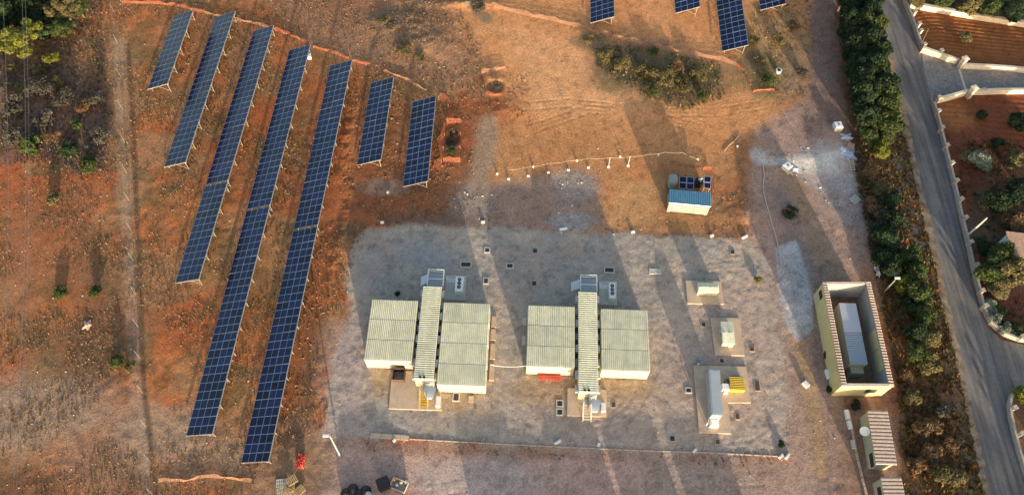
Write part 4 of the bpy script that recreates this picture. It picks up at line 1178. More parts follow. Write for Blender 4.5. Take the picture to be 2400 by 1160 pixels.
# ------------------------------------------------------------------ walled enclosure
zt = 3.8
NW, NE, SE, SW = [G(*q, zt) for q in ((1929,662),(2039,662),(2094,904),(1974,903))]
def lc(p): q = p-encC; return Vector((q.x, q.y, 0))
encC = (NW+NE+SE+SW)/4; encC.z = 0
root = empty("walled_enclosure", encC, 0, "roofless yellow walled enclosure with tiled coping", "building")
cor = [lc(p) for p in (NW, NE, SE, SW)]
th = .30
def inner(c, k, t):
    a = (cor[(k+1) % 4]-c).normalized(); b = (cor[k-1]-c).normalized()
    s = abs(a.x*b.y-a.y*b.x); return c+(a+b)*t/s
inn = [inner(c, k, th) for k, c in enumerate(cor)]
wn = ["wall"]*4
for k in range(4):
    a, b = cor[k], cor[(k+1) % 4]; ai, bi = inn[k], inn[(k+1) % 4]
    mb = MB(); 
    vs = [a, b, bi, ai]; lo = [v+Vector((0,0,-.2)) for v in vs]; hi = [v+Vector((0,0,zt-.1)) for v in vs]
    mb.add(lo+hi, [(0,1,5,4)], 0); mb.add(lo+hi, [(3,2,1,0),(4,5,6,7),(2,3,7,6),(1,2,6,5),(3,0,4,7)], 1)
    mb.build("wall", [M['ochre'], M['innerwall']], root)
    # coping: rounded clay tiles laid across
    d = (b-a); L_ = d.length; d.normalize(); nrm = ((ai-a)); nrm = nrm-d*nrm.dot(d); nrm.normalize()
    mb = MB(); plain = k in (0, 2); cw = .36 if plain else .62
    p0 = a-nrm*.08-d*.08; 
    def cp(s, t, z): q = p0+d*s+nrm*t; return Vector((q.x, q.y, z))
    LL = L_+.16
    z0 = zt-.095+(.004 if k % 2 else .008)
    if plain:
        mb.add([cp(0,0,z0),cp(LL,0,z0),cp(LL,cw,z0),cp(0,cw,z0),cp(0,0,zt+.03),cp(LL,0,zt+.03),cp(LL,cw,zt+.03),cp(0,cw,zt+.03)],
               [(3,2,1,0),(4,5,6,7),(0,1,5,4),(1,2,6,5),(2,3,7,6),(3,0,4,7)], 1)
    else:
        n = int(LL/.37)
        for i in range(n):
            s0 = LL*i/n+.0; s1 = LL*(i+.55)/n; mi = 1
            for (q0, q1, hh, mi) in ((s0, s1, .13, 1), (s1+.002, LL*(i+1)/n-.002, .03, 0)):
                mb.add([cp(q0,0,z0),cp(q1,0,z0),cp(q1,cw,z0),cp(q0,cw,z0),cp(q0+.03,0,zt+hh-.06),cp(q1-.03,0,zt+hh-.06),cp(q1-.03,cw,zt+hh-.02),cp(q0+.03,cw,zt+hh-.02)],
                       [(3,2,1,0),(4,5,6,7),(0,1,5,4),(1,2,6,5),(2,3,7,6),(3,0,4,7)], mi)
    mb.build("coping", [M['copedark'] if not plain else M['creamstone'], M['tilepale']], root)
def wall_panel(k, s0, s1, z0, z1, m, name, out=True, off=.02):
    a, b = cor[k], cor[(k+1) % 4]
    if not out: a, b = inn[k], inn[(k+1) % 4]
    d = (b-a).normalized(); n_ = Vector((d.y, -d.x, 0))
    cc = (cor[0]+cor[2])/2
    if (n_.dot(a-cc) < 0): n_ = -n_
    if not out: n_ = -n_
    mb = MB(); A_ = a+d*s0; B_ = a+d*s1
    vs = [A_, B_, B_+n_*off, A_+n_*off]
    lo = [v+Vector((0,0,z0)) for v in vs]; hi = [v+Vector((0,0,z1)) for v in vs]
    mb.add(lo+hi, [(3,2,1,0),(4,5,6,7),(0,1,5,4),(1,2,6,5),(2,3,7,6),(3,0,4,7)])
    return mb.build(name, m, root)
LS = (cor[3]-cor[2]).length; LWs = (cor[0]-cor[3]).length; LEs = (cor[2]-cor[1]).length
w1 = wall_panel(2, 1.3, 2.7, 1.3, 2.4, M['dark_gap'], "window"); w2 = wall_panel(3, LWs-1.7, LWs-.5, 1.9, 2.9, M['dark_gap'], "window")
for (k, s0, s1, z0, z1) in ((2,1.25,2.75,1.2,1.3),(3,LWs-1.75,LWs-.45,1.8,1.9)): wall_panel(k, s0, s1, z0, z1, M['ochre'], "sill", off=.08)
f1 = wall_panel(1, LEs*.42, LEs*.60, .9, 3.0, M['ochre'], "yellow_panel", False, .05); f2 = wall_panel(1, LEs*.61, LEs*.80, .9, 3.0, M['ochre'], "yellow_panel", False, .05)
# inner box
zi = 2.5
A = G(1966,710,zi); B = G(2006,712,zi); D = G(1993,852,zi)
v_ = D-A; ang = math.atan2(v_.x, -v_.y); wi = abs((B-A).dot(Vector((math.cos(ang), math.sin(ang), 0)))); li = v_.length
ci = A+v_/2+Vector((math.cos(ang), math.sin(ang), 0))*wi/2; ci.z = 0
ri = empty("long_container", ci, ang, "long grey container standing inside the walled enclosure", "container")
mb = MB(); mb.box(-wi/2+.04, wi/2-.04, -li/2+.04, li/2-.04, .1, zi-.08); mb.build("body", M['cream_wall'], ri)
mb = MB(); mb.box(-wi/2, wi/2, .1, li/2, zi-.08, zi+.03); mb.build("roof", M['alu'], ri)
mb = MB(); corr(mb, -wi/2, wi/2, -li/2, .09, zi-.05, .04, .3, 'X'); mb.build("roof", M['bluegrey'], ri)
mb = MB(); mb.box(-wi/2+.3, wi/2-.3, -li/2-.9, -li/2, .0, 1.6); mb.build("lobby", M['greenwall'], ri)
crate(local(encC, -2.4, 5.2), ang, .7, .9, .9, M['paleconc'], "meter_box", "small pale box beside the long container inside the enclosure", "box", None, False)

# ------------------------------------------------------------------ tiled outbuildings
def outbuilding(tl, tr, br, bl, z, label, win, ln_extra=0):
    A, B, C, D = [G(*q, z) for q in (tl, tr, br, bl)]
    v_ = ((D-A)+(C-B))/2; ang = math.atan2(v_.x, -v_.y); ux = Vector((math.cos(ang), math.sin(ang), 0)); uy = Vector((-math.sin(ang), math.cos(ang), 0))
    wd = abs((B-A).dot(ux)); ln = v_.length+ln_extra
    c = A+ux*wd/2-uy*ln/2; c.z = 0
    rt = empty("outbuilding", c, ang, label, "building", "small tiled outbuildings by the track")
    mb = MB(); mb.box(-wd/2+.15, wd/2-.15, -ln/2+.15, ln/2-.15, -.2, z-.15); mb.build("wall", M['greenwall'], rt)
    mb = MB(); n = int(ln/.42); p = ln/n
    for i in range(n):
        y0 = -ln/2+i*p
        zz0 = z-.12; s = .25
        def R8(y0, y1, hh, mi):
            mb.add([(-wd/2,y0,zz0-.02),(wd/2,y0,zz0+s-.02),(wd/2,y1,zz0+s-.02),(-wd/2,y1,zz0-.02),(-wd/2,y0+.02,zz0+hh),(wd/2,y0+.02,zz0+s+hh),(wd/2,y1-.02,zz0+s+hh),(-wd/2,y1-.02,zz0+hh)],
                   [(3,2,1,0),(4,5,6,7),(0,1,5,4),(1,2,6,5),(2,3,7,6),(3,0,4,7)], mi)
        R8(y0, y0+p*.58, .08, 1); R8(y0+p*.58+.002, y0+p-.002, .03, 0)
    mb.build("roof", [M['tilered'], M['tilepale']], rt)
    for (s0, s1) in win:
        y0 = ln/2-s1; y1 = ln/2-s0
        mb = MB(); mb.box(-wd/2+.12, -wd/2+.149, y0, y1, 1.0, 2.0); w_ = mb.build("window", M['dark_gap'], rt)
        mb = MB(); mb.box(-wd/2+.05, -wd/2+.148, y0-.05, y1+.05, .9, .99); mb.build("sill", M['creamstone'], w_)
    mb = MB(); mb.box(-.5, .4, -ln/2+.12, -ln/2+.149, 0, 2.1); mb.build("door", M['grey'], rt)
    return rt, c, ang, wd, ln
ob1 = outbuilding((2033,959), (2079,963), (2103,1090), (2052,1088), 2.9, "pale outbuilding with a long ribbed tile roof south of the enclosure", [(5.0,6.6)])
ob2 = outbuilding((2064,1116), (2111,1120), (2128,1200), (2080,1200), 2.9, "outbuilding with striped tile roof cut by the bottom edge", [(.9,2.3)])
p = G(2028,1009,2.3); rt = empty("satellite_dish", (p.x, p.y, 0), 0, "round white dish on the west wall of the long-roofed outbuilding", "dish")
mb = MB(); mb.bar((0,0,-.1), (0,0,2.2), .04); mb.build("mast", M['grey'], rt); mb = MB()
for k in range(3): mb.bar((-.02*k,-.02*k,2.2+.03*k), (-.02*(k+1),-.02*(k+1),2.2+.03*(k+1)), .2+.15*k, 18, r2=.35+.12*k)
mb.build("dish", M['white'], rt)
for k, (x0, y0, x1, y1, w_) in enumerate(((1981,962,1986,984,.45),(1987,987,1992,1006,.45),(1996,1032,2000,1052,.4),(1882,896,1893,908,.6),(1935,868,1941,889,.4))):
    a, b = G(x0,y0), G(x1,y1); d = b-a; o = MB(); o.cbox((0,0,.22), (d.length, w_, .45), 0); o.cbox((0,0,.48), (d.length*.92, w_*.8, .06), 0)
    q = o.build("concrete_bench", M['white'] if k != 2 else M['paleconc']); q.location = ((a+b)/2).to_tuple(); q.rotation_euler = (0,0,math.atan2(d.y, d.x))
    tag(q, ["upper of two white blocks in line beside the long-roofed outbuilding","lower of two white blocks in line beside the long-roofed outbuilding","pinkish block on the kerb further down by the outbuilding","white block lying askew on the track west of the enclosure","white block against the enclosure's west wall"][k], "block", "pale concrete blocks by the track")
kerb([(1988,962),(2006,1060),(2030,1160),(2050,1230)], .25, .3, M['concrete'], "concrete_kerb", "low pinkish kerb running in front of the outbuildings", "kerb")

# ------------------------------------------------------------------ lamp and utility poles
def pole(base, top, h_, r, m, name, label, cat, arm=None, lamp=False):
    b = G(*base); t = G(*top, h_)
    rt = empty(name, (b.x, b.y, 0), 0, label, cat)
    mb = MB(); mb.bar((0,0,-.2), (t.x-b.x, t.y-b.y, h_), r, 8, r2=r*.7); mb.build("pole", m, rt)
    tp = Vector((t.x-b.x, t.y-b.y, h_))
    if arm:
        a = G(*arm, h_)-b; a.z = h_+.05
        mb = MB(); mb.bar(tp, a, .04); mb.build("arm", m, rt)
        mb = MB(); mb.cbox(a, (.7,.28,.12), 0); mb.build("lamp_head", M['white'], rt)
    return rt
pole((797,1068), (773,1021), 5.6, .12, M['alu'], "street_lamp", "pale lamp post at the yard's south-west corner", "lamp post", (764,1021))
pole((2074,682), (2098,656), 4.6, .09, M['grey'], "street_lamp", "lamp post among shrubs at the enclosure's north-east corner", "lamp post", (2103,652))
pole((2262,556), (2313,511), 5.6, .16, M['paleconc'], "utility_pole", "stout concrete pole leaning over the roadside wall", "pole")
pole((2156,112), (2176,68), 4.5, .08, M['bark'], "utility_pole", "thin brown pole at the corner of the ploughed garden", "pole")

# ------------------------------------------------------------------ roadside walls
def garden_wall(pts, h_, w_, m, name, label, posts=None, cap=None, ph=.6, pw=.45):
    P = [G(*q) for q in pts]; c = P[0].copy(); c.z = 0
    rt = empty(name, c, 0, label, "wall")
    mb = MB()
    for i, (a, b) in enumerate(zip(P[:-1], P[1:])):
        d = b-a; mb.cbox((a+b)/2-c+Vector((0,0,h_/2-.1-.003*(i % 2))), (d.length+w_*.3, w_-.006*(i % 2), h_+.2), math.atan2(d.y, d.x))
    mb.build("wall_body", m, rt)
    if cap:
        mb = MB()
        for i, (a, b) in enumerate(zip(P[:-1], P[1:])):
            d = b-a; mb.cbox((a+b)/2-c+Vector((0,0,h_+.05+.003*(i % 2))), (d.length+w_*.3, w_+.12-.006*(i % 2), .09), math.atan2(d.y, d.x))
        mb.build("coping", cap, rt)
    for q in (posts or []):
        p = G(*q)-c; mb = MB()
        mb.cbox(p+Vector((0,0,(h_+ph)/2)), (pw,pw,h_+ph), .3); mb.cbox(p+Vector((0,0,h_+ph+.04)), (pw+.14,pw+.14,.09), .3)
        mb.build("pillar", M['stonewall'], rt)
    return rt
garden_wall([(2185,247),(2197,285),(2211,345),(2226,402),(2237,450),(2250,510),(2264,566),(2277,626),(2290,678),(2300,722),(2318,758),(2350,785),(2385,798),(2440,806)], .8, .3, M['stonewall'], "roadside_wall",
    "long low stone wall with pillars following the road and curving into the side road", [(2192,272),(2200,311),(2211,352),(2223,393),(2233,434),(2244,477),(2254,520),(2266,577),(2280,630),(2292,690),(2299,725),(2384,797)], None, .6, .4)
garden_wall([(2116,0),(2128,30),(2140,62),(2150,92),(2158,118)], .8, .3, M['stonewall'], "roadside_wall", "short stone wall with pillars beside the ploughed garden", [(2130,20),(2138,40),(2148,68),(2152,84),(2160,116)], None, .5, .4)
garden_wall([(2132,17),(2200,29),(2300,47),(2400,62),(2470,70)], .9, .45, M['creamstone'], "garden_wall", "long cream wall along the north side of the ploughed garden", [], M['creamstone'])
garden_wall([(2158,122),(2196,135),(2240,151)], 1.0, .35, M['creamstone'], "garden_wall", "short cream wall sloping from the road to the northern gate pillar", [(2199,131)], M['creamstone'], .3)
garden_wall([(2254,160),(2330,164),(2400,170),(2460,174)], .9, .3, M['creamstone'], "garden_wall", "cream wall along the north side of the driveway", [], M['creamstone'])
garden_wall([(2195,241),(2225,233),(2262,222)], 1.0, .35, M['creamstone'], "garden_wall", "short cream wall from the road up to the southern gate pillar", [(2194,240)], M['creamstone'], .3)
garden_wall([(2280,221),(2340,219),(2400,219),(2460,220)], .9, .35, M['creamstone'], "garden_wall", "cream wall along the south side of the driveway", [(2300,219)], M['creamstone'], .1)
garden_wall([(2366,928),(2361,948),(2364,978),(2376,1030),(2392,1085),(2412,1150),(2430,1200)], .8, .3, M['stonewall'], "roadside_wall", "stone wall with pillars at the bottom right beyond the side road", [(2366,962),(2382,1022),(2400,1080)], None, .6, .4)
for (q, lb) in (((2247,160),"tall stone gate pillar on the north side of the driveway"), ((2268,228),"tall stone gate pillar on the south side of the driveway")):
    rt = empty("gate_pillar", G(*q), .4, lb, "pillar", "driveway gate pillars")
    mb = MB(); mb.box(-.35,.35,-.35,.35,-.2,2.2); mb.build("shaft", M['stonewall'], rt); mb = MB(); mb.box(-.45,.45,-.45,.45,2.2,2.35); mb.box(-.25,.25,-.25,.25,2.35,2.5); mb.build("cap", M['creamstone'], rt)
a, b = G(2247,160), G(2268,228); mb = MB(); d = b-a
mb.cbox((a+b)/2+Vector((0,0,-.04)), (d.length-.8,.35,.2), math.atan2(d.y, d.x)); tag(mb.build("gate_sill", M['paleconc']), "pale threshold strip across the driveway between the gate pillars", "threshold")

# small house with red roof at right edge
A = G(2352,548,2.6); rt = empty("garden_house", Vector((A.x+3.4, A.y-2.0, 0)), R(-8), "small white house with red tiled roof at the right edge", "house")
mb = MB(); mb.box(-3,3,-1.7,1.7,-.2,2.3); mb.build("wall", M['white'], rt)
mb = MB()
n = 14
for i in range(n):
    y0 = -2+i*4/n; 
    for (q0, q1, hh, mi) in ((y0, y0+4/n*.6, .1, 1), (y0+4/n*.6+.002, y0+4/n-.002, .02, 0)):
        z0 = 2.3+.0; za = z0+.15*(i/n)*2
        mb.box(-3.3, 3.3, q0, q1, za, za+hh+.06, mi)
mb.build("roof", [M['tilered'], M['tile']], rt)
mb = MB(); mb.box(-3.02,-3.0,-.4,.5,0,2.0); mb.build("door", M['wood'], rt)

# ------------------------------------------------------------------ vegetation
def crown_arrays(seed, n, leaf, lobes, spread, flat, lobe_r, up=.5):
    rs = np.random.RandomState(seed)
    c = rs.normal(size=(lobes, 3)); c /= np.linalg.norm(c, axis=1)[:, None]
    c *= (spread*rs.uniform(.35, 1, (lobes, 1))); c[:, 2] = c[:, 2]*flat
    rr = lobe_r*rs.uniform(.6, 1.2, lobes)
    k = rs.randint(0, lobes, n)
    d = rs.normal(size=(n, 3)); d /= np.linalg.norm(d, axis=1)[:, None]
    rad = rr[k]*rs.uniform(.45, 1.08, n)**.6
    P = c[k]+d*rad[:, None]*np.array([1, 1, .8])
    nrm = d*.8+rs.normal(size=(n, 3))*.6+np.array([0, 0, up]); nrm /= np.linalg.norm(nrm, axis=1)[:, None]
    t = np.cross(nrm, rs.normal(size=(n, 3))); t /= np.linalg.norm(t, axis=1)[:, None]
    b = np.cross(nrm, t); s = (leaf*rs.uniform(.5, 1.3, n))[:, None]
    V = np.stack([P-t*s, P-b*s*.55, P+t*s, P+b*s*.55], 1).reshape(-1, 3)
    Fq = np.arange(4*n).reshape(n, 4)
    return V, Fq
VAR = {}
def crown_mesh(kind, v, m):
    key = (kind, v, m)
    if key in VAR: return VAR[key]
    sd = hash((kind, v)) if False else (sum(map(ord, kind))*7+v*13)
    if kind == 'tree': V, Fq = crown_arrays(sd, 6000, .085, 20, .68, .7, .36)
    elif kind == 'pine': V, Fq = crown_arrays(sd, 6500, .06, 34, .85, .5, .22, .9)
    elif kind == 'shrub': V, Fq = crown_arrays(sd, 2200, .10, 13, .7, .5, .36)
    elif kind == 'thin': V, Fq = crown_arrays(sd, 1500, .075, 16, .8, .45, .34)
    o = npmesh("crown", V, Fq, M[m]); me = o.data; bpy.data.objects.remove(o)
    VAR[key] = me; return me
cnt = [0]
def plant(kind, px, py, r, h_, m, name, label, cat, group, trunk=True, zc=None):
    """crown centre seen at px,py"""
    zc = h_-r*.62 if zc is None else zc
    zc = max(zc, r*.45)
    p = G(px, py, zc); cnt[0] += 1; v = cnt[0] % 4
    rt = empty(name, (p.x, p.y, 0), random.uniform(0, 6.28), label, cat, group)
    c = bpy.data.objects.new("crown", crown_mesh(kind, v, m)); COL.objects.link(c); c.parent = rt
    c.location = (0, 0, zc); c.scale = (r, r, r*random.uniform(.8, 1.1))
    if trunk:
        mb = MB(); t = .05+.035*h_
        mb.bar((0,0,-.2), (.05,.05,zc*.7), t, 8, r2=t*.6)
        mb.bar((.05,.05,zc*.7), (.1,0,zc+r*.4), t*.6, 6, r2=t*.15)
        for k in range(5):
            a = k*1.26+random.random(); mb.bar((.05,.05,zc*.55+.1*k), (math.cos(a)*r*.65, math.sin(a)*r*.65, zc+.1*r*k*.5), t*.35, 5, r2=t*.1)
        mb.build("trunk", M['bark'], rt)
    return rt
# top-left
G1 = "trees at the top-left corner"
plant('pine', 42, 92, 4.3, 6, 'leaf_yellow', "pine_tree", "large yellow-green pine at the left edge under the power lines", "tree", G1)
plant('pine', 145, 15, 3.6, 5.5, 'leaf_olive', "pine_tree", "olive-green pine at the top edge, right of the yellow one", "tree", G1)
plant('pine', 138, 62, 2.8, 4, 'leaf_mid', "pine_tree", "darker green pine just below the olive one", "tree", G1)
plant('tree', 70, 20, 4.6, 5, 'leaf_dark', "broadleaf_tree", "dark tree in the shade at the top edge between the pines", "tree", G1)
plant('tree', -15, 15, 4.0, 7, 'leaf_dark', "broadleaf_tree", "dark tree cut by the top-left corner", "tree", G1)
plant('tree', 100, 60, 3.2, 3.6, 'leaf_dark', "broadleaf_tree", "dark low tree filling the shade between the yellow pine and the olive one", "tree", G1)
plant('tree', -20, 70, 3.6, 4.5, 'leaf_dark', "broadleaf_tree", "dark tree at the left edge behind the yellow pine", "tree", G1)
plant('tree', 180, 14, 2.2, 4, 'leaf_mid', "broadleaf_tree", "small green tree right of the olive pine", "tree", G1)
plant('shrub', 120, 135, 1.6, 2.4, 'leaf_yellow', "shrub", "bright yellow-green shrub just below right of the yellow pine", "shrub", G1, False)
plant('shrub', 90, 160, 1.3, 1.6, 'leaf_olive', "shrub", "olive shrub below the yellow pine", "shrub", G1, False)
plant('shrub', 30, 160, 1.3, 1.6, 'leaf_olive', "shrub", "low olive shrub at the left edge below the yellow pine", "shrub", G1, False)
G2 = "green shrubs on the western slope"
for (x, y, r, h_, m, lb) in ((72,338,2.3,2.2,'leaf_mid',"wide green shrub in the grey brush near the left edge"),(178,292,1.3,1.4,'leaf_mid',"small green shrub above the group of three in the brush"),
        (160,348,1.7,1.8,'leaf_dark',"dark green shrub left of the lowest one in the brush"),(208,388,1.9,1.9,'leaf_mid',"green shrub lowest in the brush, with a pale bush above it"),
        (208,350,1.4,1.6,'leaf_grey',"pale grey leafless bush between the green shrubs"),
        (122,465,1.3,1.2,'leaf_olive',"isolated olive shrub on bare red ground"),(142,683,1.2,1.1,'leaf_mid',"left shrub of the pair halfway down the slope"),(222,685,1.2,1.1,'leaf_mid',"right shrub of the pair halfway down the slope"),
        (275,848,1.3,1.1,'leaf_mid',"bright green shrub beside the rut near the wire fence"),(305,858,1.0,.9,'leaf_olive',"small olive shrub right of the bright green one by the rut"),
        (110,40,1.6,1.8,'leaf_dark',"dark shrub between the pines at the top left"),(250,265,1.0,1.0,'leaf_grey',"grey bush beside the wire fence")):
    plant('shrub', x, y, r, h_, m, "shrub", lb, "shrub", G2, False, r*.4)
ordn2 = ["topmost middle one","wide middle one right of the power lines","left-edge one under the yellow pine","central one left of the green shrubs","left-edge one above the green shrub","small olive one below the pine","small olive one by the power lines","right-hand one near the wire fence","lower right one near the wire fence","small brown one towards the fence","left-edge one nearest the yellow pine","small brown one above the shrubs"]
for k, (x, y, r, m) in enumerate(((95,205,2.4,'leaf_grey'),(150,230,2.2,'leaf_grey'),(30,250,2.4,'leaf_grey'),(95,285,2.2,'leaf_grey'),(30,320,2.0,'leaf_grey'),(140,190,1.6,'leaf_olive'),(55,205,1.8,'leaf_olive'),(225,230,1.6,'leaf_grey'),(235,320,1.8,'leaf_grey'),(190,250,1.5,'leaf_brown'),(10,200,1.8,'leaf_grey'),(120,320,1.4,'leaf_brown'))):
    plant('thin', x, y, r, 1.2, m, "dry_bush", "leafless bush in the western brush, "+ordn2[k], "bush", "leafless bushes in the western brush", False, r*.35)
# scrub near top right field
G3 = "scrub bushes in the sandy field"
lst = [(1420,128,1.6,'leaf_olive',"leftmost bush of the scrub patch"),(1462,150,1.8,'leaf_olive',"bush second from the left in the scrub patch"),(1530,120,1.2,'leaf_mid',"green bush touching the pinkish net"),
       (1510,165,1.9,'leaf_olive',"bush at the centre-left of the scrub patch"),(1560,180,2.1,'leaf_olive',"bush at the centre of the scrub patch"),(1600,200,1.9,'leaf_olive',"bush at the lower right of the scrub patch"),
       (1645,222,1.3,'leaf_mid',"green bush at the lower right tip of the scrub patch"),(1530,210,1.3,'leaf_mid',"green bush at the bottom of the scrub patch"),(1640,175,1.6,'leaf_olive',"bush at the right of the scrub patch"),(1590,155,1.6,'leaf_brown',"brownish bush at the upper middle of the scrub patch"),
       (1380,92,1.1,'leaf_olive',"small bush just under the pinkish net further left"),(1785,140,1.3,'leaf_olive',"bush left of the small white tub"),(1800,185,1.6,'leaf_mid',"green bush below the small white tub"),(1880,170,1.2,'leaf_grey',"grey bush between the tub and the hedge"),
       (1770,95,1.3,'leaf_olive',"bush right of the longest cut-off array"),(1825,90,1.4,'leaf_olive',"bush above the small white tub"),(1860,60,1.2,'leaf_brown',"brownish bush near the top edge by the shaded strip"),
       (950,118,1.5,'leaf_olive',"olive bush among the churned clods"),(900,48,1.2,'leaf_olive',"small bush at the top of the churned clods"),(1120,12,1.6,'leaf_grey',"grey bush at the top edge by the start of the net"),(985,135,1.1,'leaf_olive',"lower bush among the churned clods")]
for (x, y, r, m, lb) in lst: plant('thin', x, y, r, r*.6, m, "scrub_bush", lb, "bush", G3, False, r*.35)
# eastern hedge
G4 = "evergreen trees of the eastern hedge"
hedge = []
rh = random.Random(3)
for k in range(22):
    yy = -12+k*14; xl = 1972+.155*yy; xr = 2048+.16*yy
    hedge.append((xl+14+rh.uniform(-5,5) if k % 2 == 0 else xr-14+rh.uniform(-5,6), yy, rh.uniform(2.4,3.2), rh.uniform(4.6,6.2), 'leaf_dark' if (k % 2 == 0 or rh.random() < .6) else 'leaf_mid'))
ordn = ["first","second","third","fourth","fifth","sixth","seventh","eighth","ninth","tenth","eleventh","twelfth","thirteenth","fourteenth","fifteenth","sixteenth","seventeenth","eighteenth","nineteenth","twentieth","twenty-first","twenty-second"]
for k, (x, y, r, h_, m) in enumerate(hedge):
    plant('tree', x, y, r, h_, m, "evergreen_tree", ordn[k]+" evergreen down from the top in the dark hedge, "+("on its track side" if k % 2 == 0 else "on its road side"), "tree", G4)
G5 = "trees and bushes on the bank between track and road"
bank = [(2088,470,1.9,3.0,'leaf_dark',"dark narrow tree beside the pale verge strip"),(2096,515,2.0,3.2,'leaf_dark',"dark tree between the pale verge strip and the dark clump"),(2060,545,1.8,2.8,'leaf_dark',"dark tree at the upper left of the dark clump"),(2055,290,2.0,3,'leaf_olive',"pale pinkish-olive bush at the foot of the dark hedge"),(2040,320,1.9,3,'leaf_mid',"green tree right of the heap of pallets"),(2075,320,1.7,2.8,'leaf_mid',"green bush at the road side, right of the pallets"),(2065,352,1.8,2.8,'leaf_yellow',"yellow-green bush just below the pallets' level"),
    (2095,300,1.2,2,'leaf_olive',"small olive bush close to the road verge"),(2040,400,1.6,2,'leaf_brown',"brown bush level with the lowest pallet"),(2062,445,1.7,2.2,'leaf_olive',"ochre bush on the bank level with the flat board"),(2045,480,1.6,2,'leaf_brown',"brown bush below the ochre one"),
    (2075,510,1.8,2.4,'leaf_grey',"grey bush on the bank above the dark clump"),(2080,560,2.3,3.4,'leaf_dark',"very dark tree left of the lit clump"),(2070,600,2.2,3.2,'leaf_dark',"dark tree behind the white sheeting"),(2090,625,2.0,3.2,'leaf_dark',"dark tree above the bank lamp post"),
    (2135,600,1.9,3.2,'leaf_mid',"sunlit green tree at the top of the lower clump"),(2150,640,2.1,3.4,'leaf_mid',"green tree second in the lower clump"),(2120,665,1.8,2.6,'leaf_yellow',"yellow-green bush beside the bank lamp post"),(2155,690,2.2,3.4,'leaf_mid',"green tree in the middle of the lower clump"),
    (2170,735,2.0,3,'leaf_mid',"green tree level with the enclosure's middle"),(2150,775,2.0,3,'leaf_dark',"dark tree in the lower part of the clump"),(2180,790,1.8,2.6,'leaf_olive',"olive bush by the verge in the lower clump"),(2150,825,1.9,2.6,'leaf_mid',"bright green bush near the bottom of the clump"),
    (2180,850,1.8,2.4,'leaf_olive',"olive bush at the bottom of the clump"),(2130,720,1.6,2.4,'leaf_dark',"dark bush on the inner side of the clump"),
    (2140,930,1.5,1.4,'leaf_olive',"low olive bush right of the enclosure's south corner"),(2165,1000,1.6,1.4,'leaf_brown',"orange-brown bush level with the tiled outbuilding"),(2185,1060,1.6,1.5,'leaf_brown',"rusty bush near the bottom edge"),(2205,1110,1.8,1.6,'leaf_olive',"olive bush at the bottom edge on the bank"),
    (2150,1090,1.5,1.4,'leaf_brown',"brown bush right of the second outbuilding"),(2210,960,1.3,1.2,'leaf_grey',"grey bush beside the lower verge"),(2230,1040,1.3,1.2,'leaf_brown',"brown bush close to the lower verge"),(2120,880,1.2,1.0,'leaf_brown',"small brown bush beside the enclosure"),
    (2195,1000,1.3,1.0,'leaf_brown',"red-brown bush between two others on the lower bank"),(2245,1120,1.4,1.1,'leaf_olive',"bush beside the road at the bottom edge")]
for (x, y, r, h_, m, lb) in bank:
    plant('tree' if h_ > 2.5 else 'shrub', x, y, r, h_, m, "evergreen_tree" if h_ > 2.5 else "bank_bush", lb, "tree" if h_ > 2.5 else "bush", G5, h_ > 2.5)
G6 = "garden trees right of the road"
gard = [(2262,85,1.3,1.8,'leaf_olive','shrub',"small sapling alone in the ploughed garden"),(2300,375,2.0,2.8,'leaf_silver','tree',"pale silvery olive tree in the red garden"),(2270,365,1.5,2.2,'leaf_olive','tree',"smaller pale tree left of the silvery one"),(2385,375,2.0,3,'leaf_olive','tree',"yellowish tree at the right edge of the red garden"),
    (2390,285,2.0,3,'leaf_dark','tree',"dark tree at the right edge near the driveway"),(2300,270,1.2,1.4,'leaf_dark','shrub',"small dark shrub in the red garden by the driveway"),(2340,335,1.3,1.8,'leaf_dark','shrub',"dark shrub between the olive trees"),
    (2345,470,2.6,4,'leaf_dark','tree',"dark tree above the tip of the concrete pole"),(2395,440,2.4,4,'leaf_dark','tree',"dark tree at the right edge above the concrete pole"),(2385,515,2.2,3,'leaf_brown','tree',"brownish tree above the red-roofed house"),(2310,480,1.4,2,'leaf_olive','shrub',"yellow-green shrub left of the dark tree"),
    (2345,600,2.6,4,'leaf_mid','tree',"upper part of the green garden canopy below the red roof"),(2375,635,2.7,4,'leaf_olive','tree',"olive-green tree at the right edge below the red roof"),(2325,645,2.4,3.6,'leaf_mid','tree',"green tree against the roadside wall"),(2345,672,2.0,3,'leaf_olive','tree',"lowest yellow-green tree above the silvery shrubs"),
    (2308,580,1.7,2.4,'leaf_dark','tree',"dark tree just behind the foot of the concrete pole"),
    (2320,715,1.3,1.3,'leaf_silver','shrub',"silvery shrub at the top of the curved border"),(2332,745,1.3,1.3,'leaf_silver','shrub',"silvery shrub second in the curved border"),(2355,770,1.3,1.3,'leaf_silver','shrub',"silvery shrub third in the curved border"),(2385,778,1.2,1.2,'leaf_mid','shrub',"green shrub at the end of the curved border"),
    (2345,728,1.0,1.0,'leaf_mid','shrub',"small green shrub behind the silvery border"),(2396,925,1.5,2.0,'leaf_yellow','tree',"bright green tree at the right edge behind the lower wall"),
    (2150,-8,2.2,3,'leaf_olive','tree',"olive tree at the top edge right of the road"),(2210,0,2.4,3.5,'leaf_mid','tree',"green tree at the top edge behind the cream wall"),(2270,8,2.4,3.5,'leaf_olive','tree',"olive tree at the top edge, third behind the cream wall"),(2325,15,2.4,3.5,'leaf_mid','tree',"green tree at the top edge, fourth behind the cream wall"),(2380,22,2.6,4,'leaf_dark','tree',"dark tree in the top-right corner")]
for (x, y, r, h_, m, kd, lb) in gard: plant(kd, x, y, r, h_, m, "garden_tree" if kd == 'tree' else "garden_shrub", lb, "tree" if kd == 'tree' else "shrub", G6, kd == 'tree')
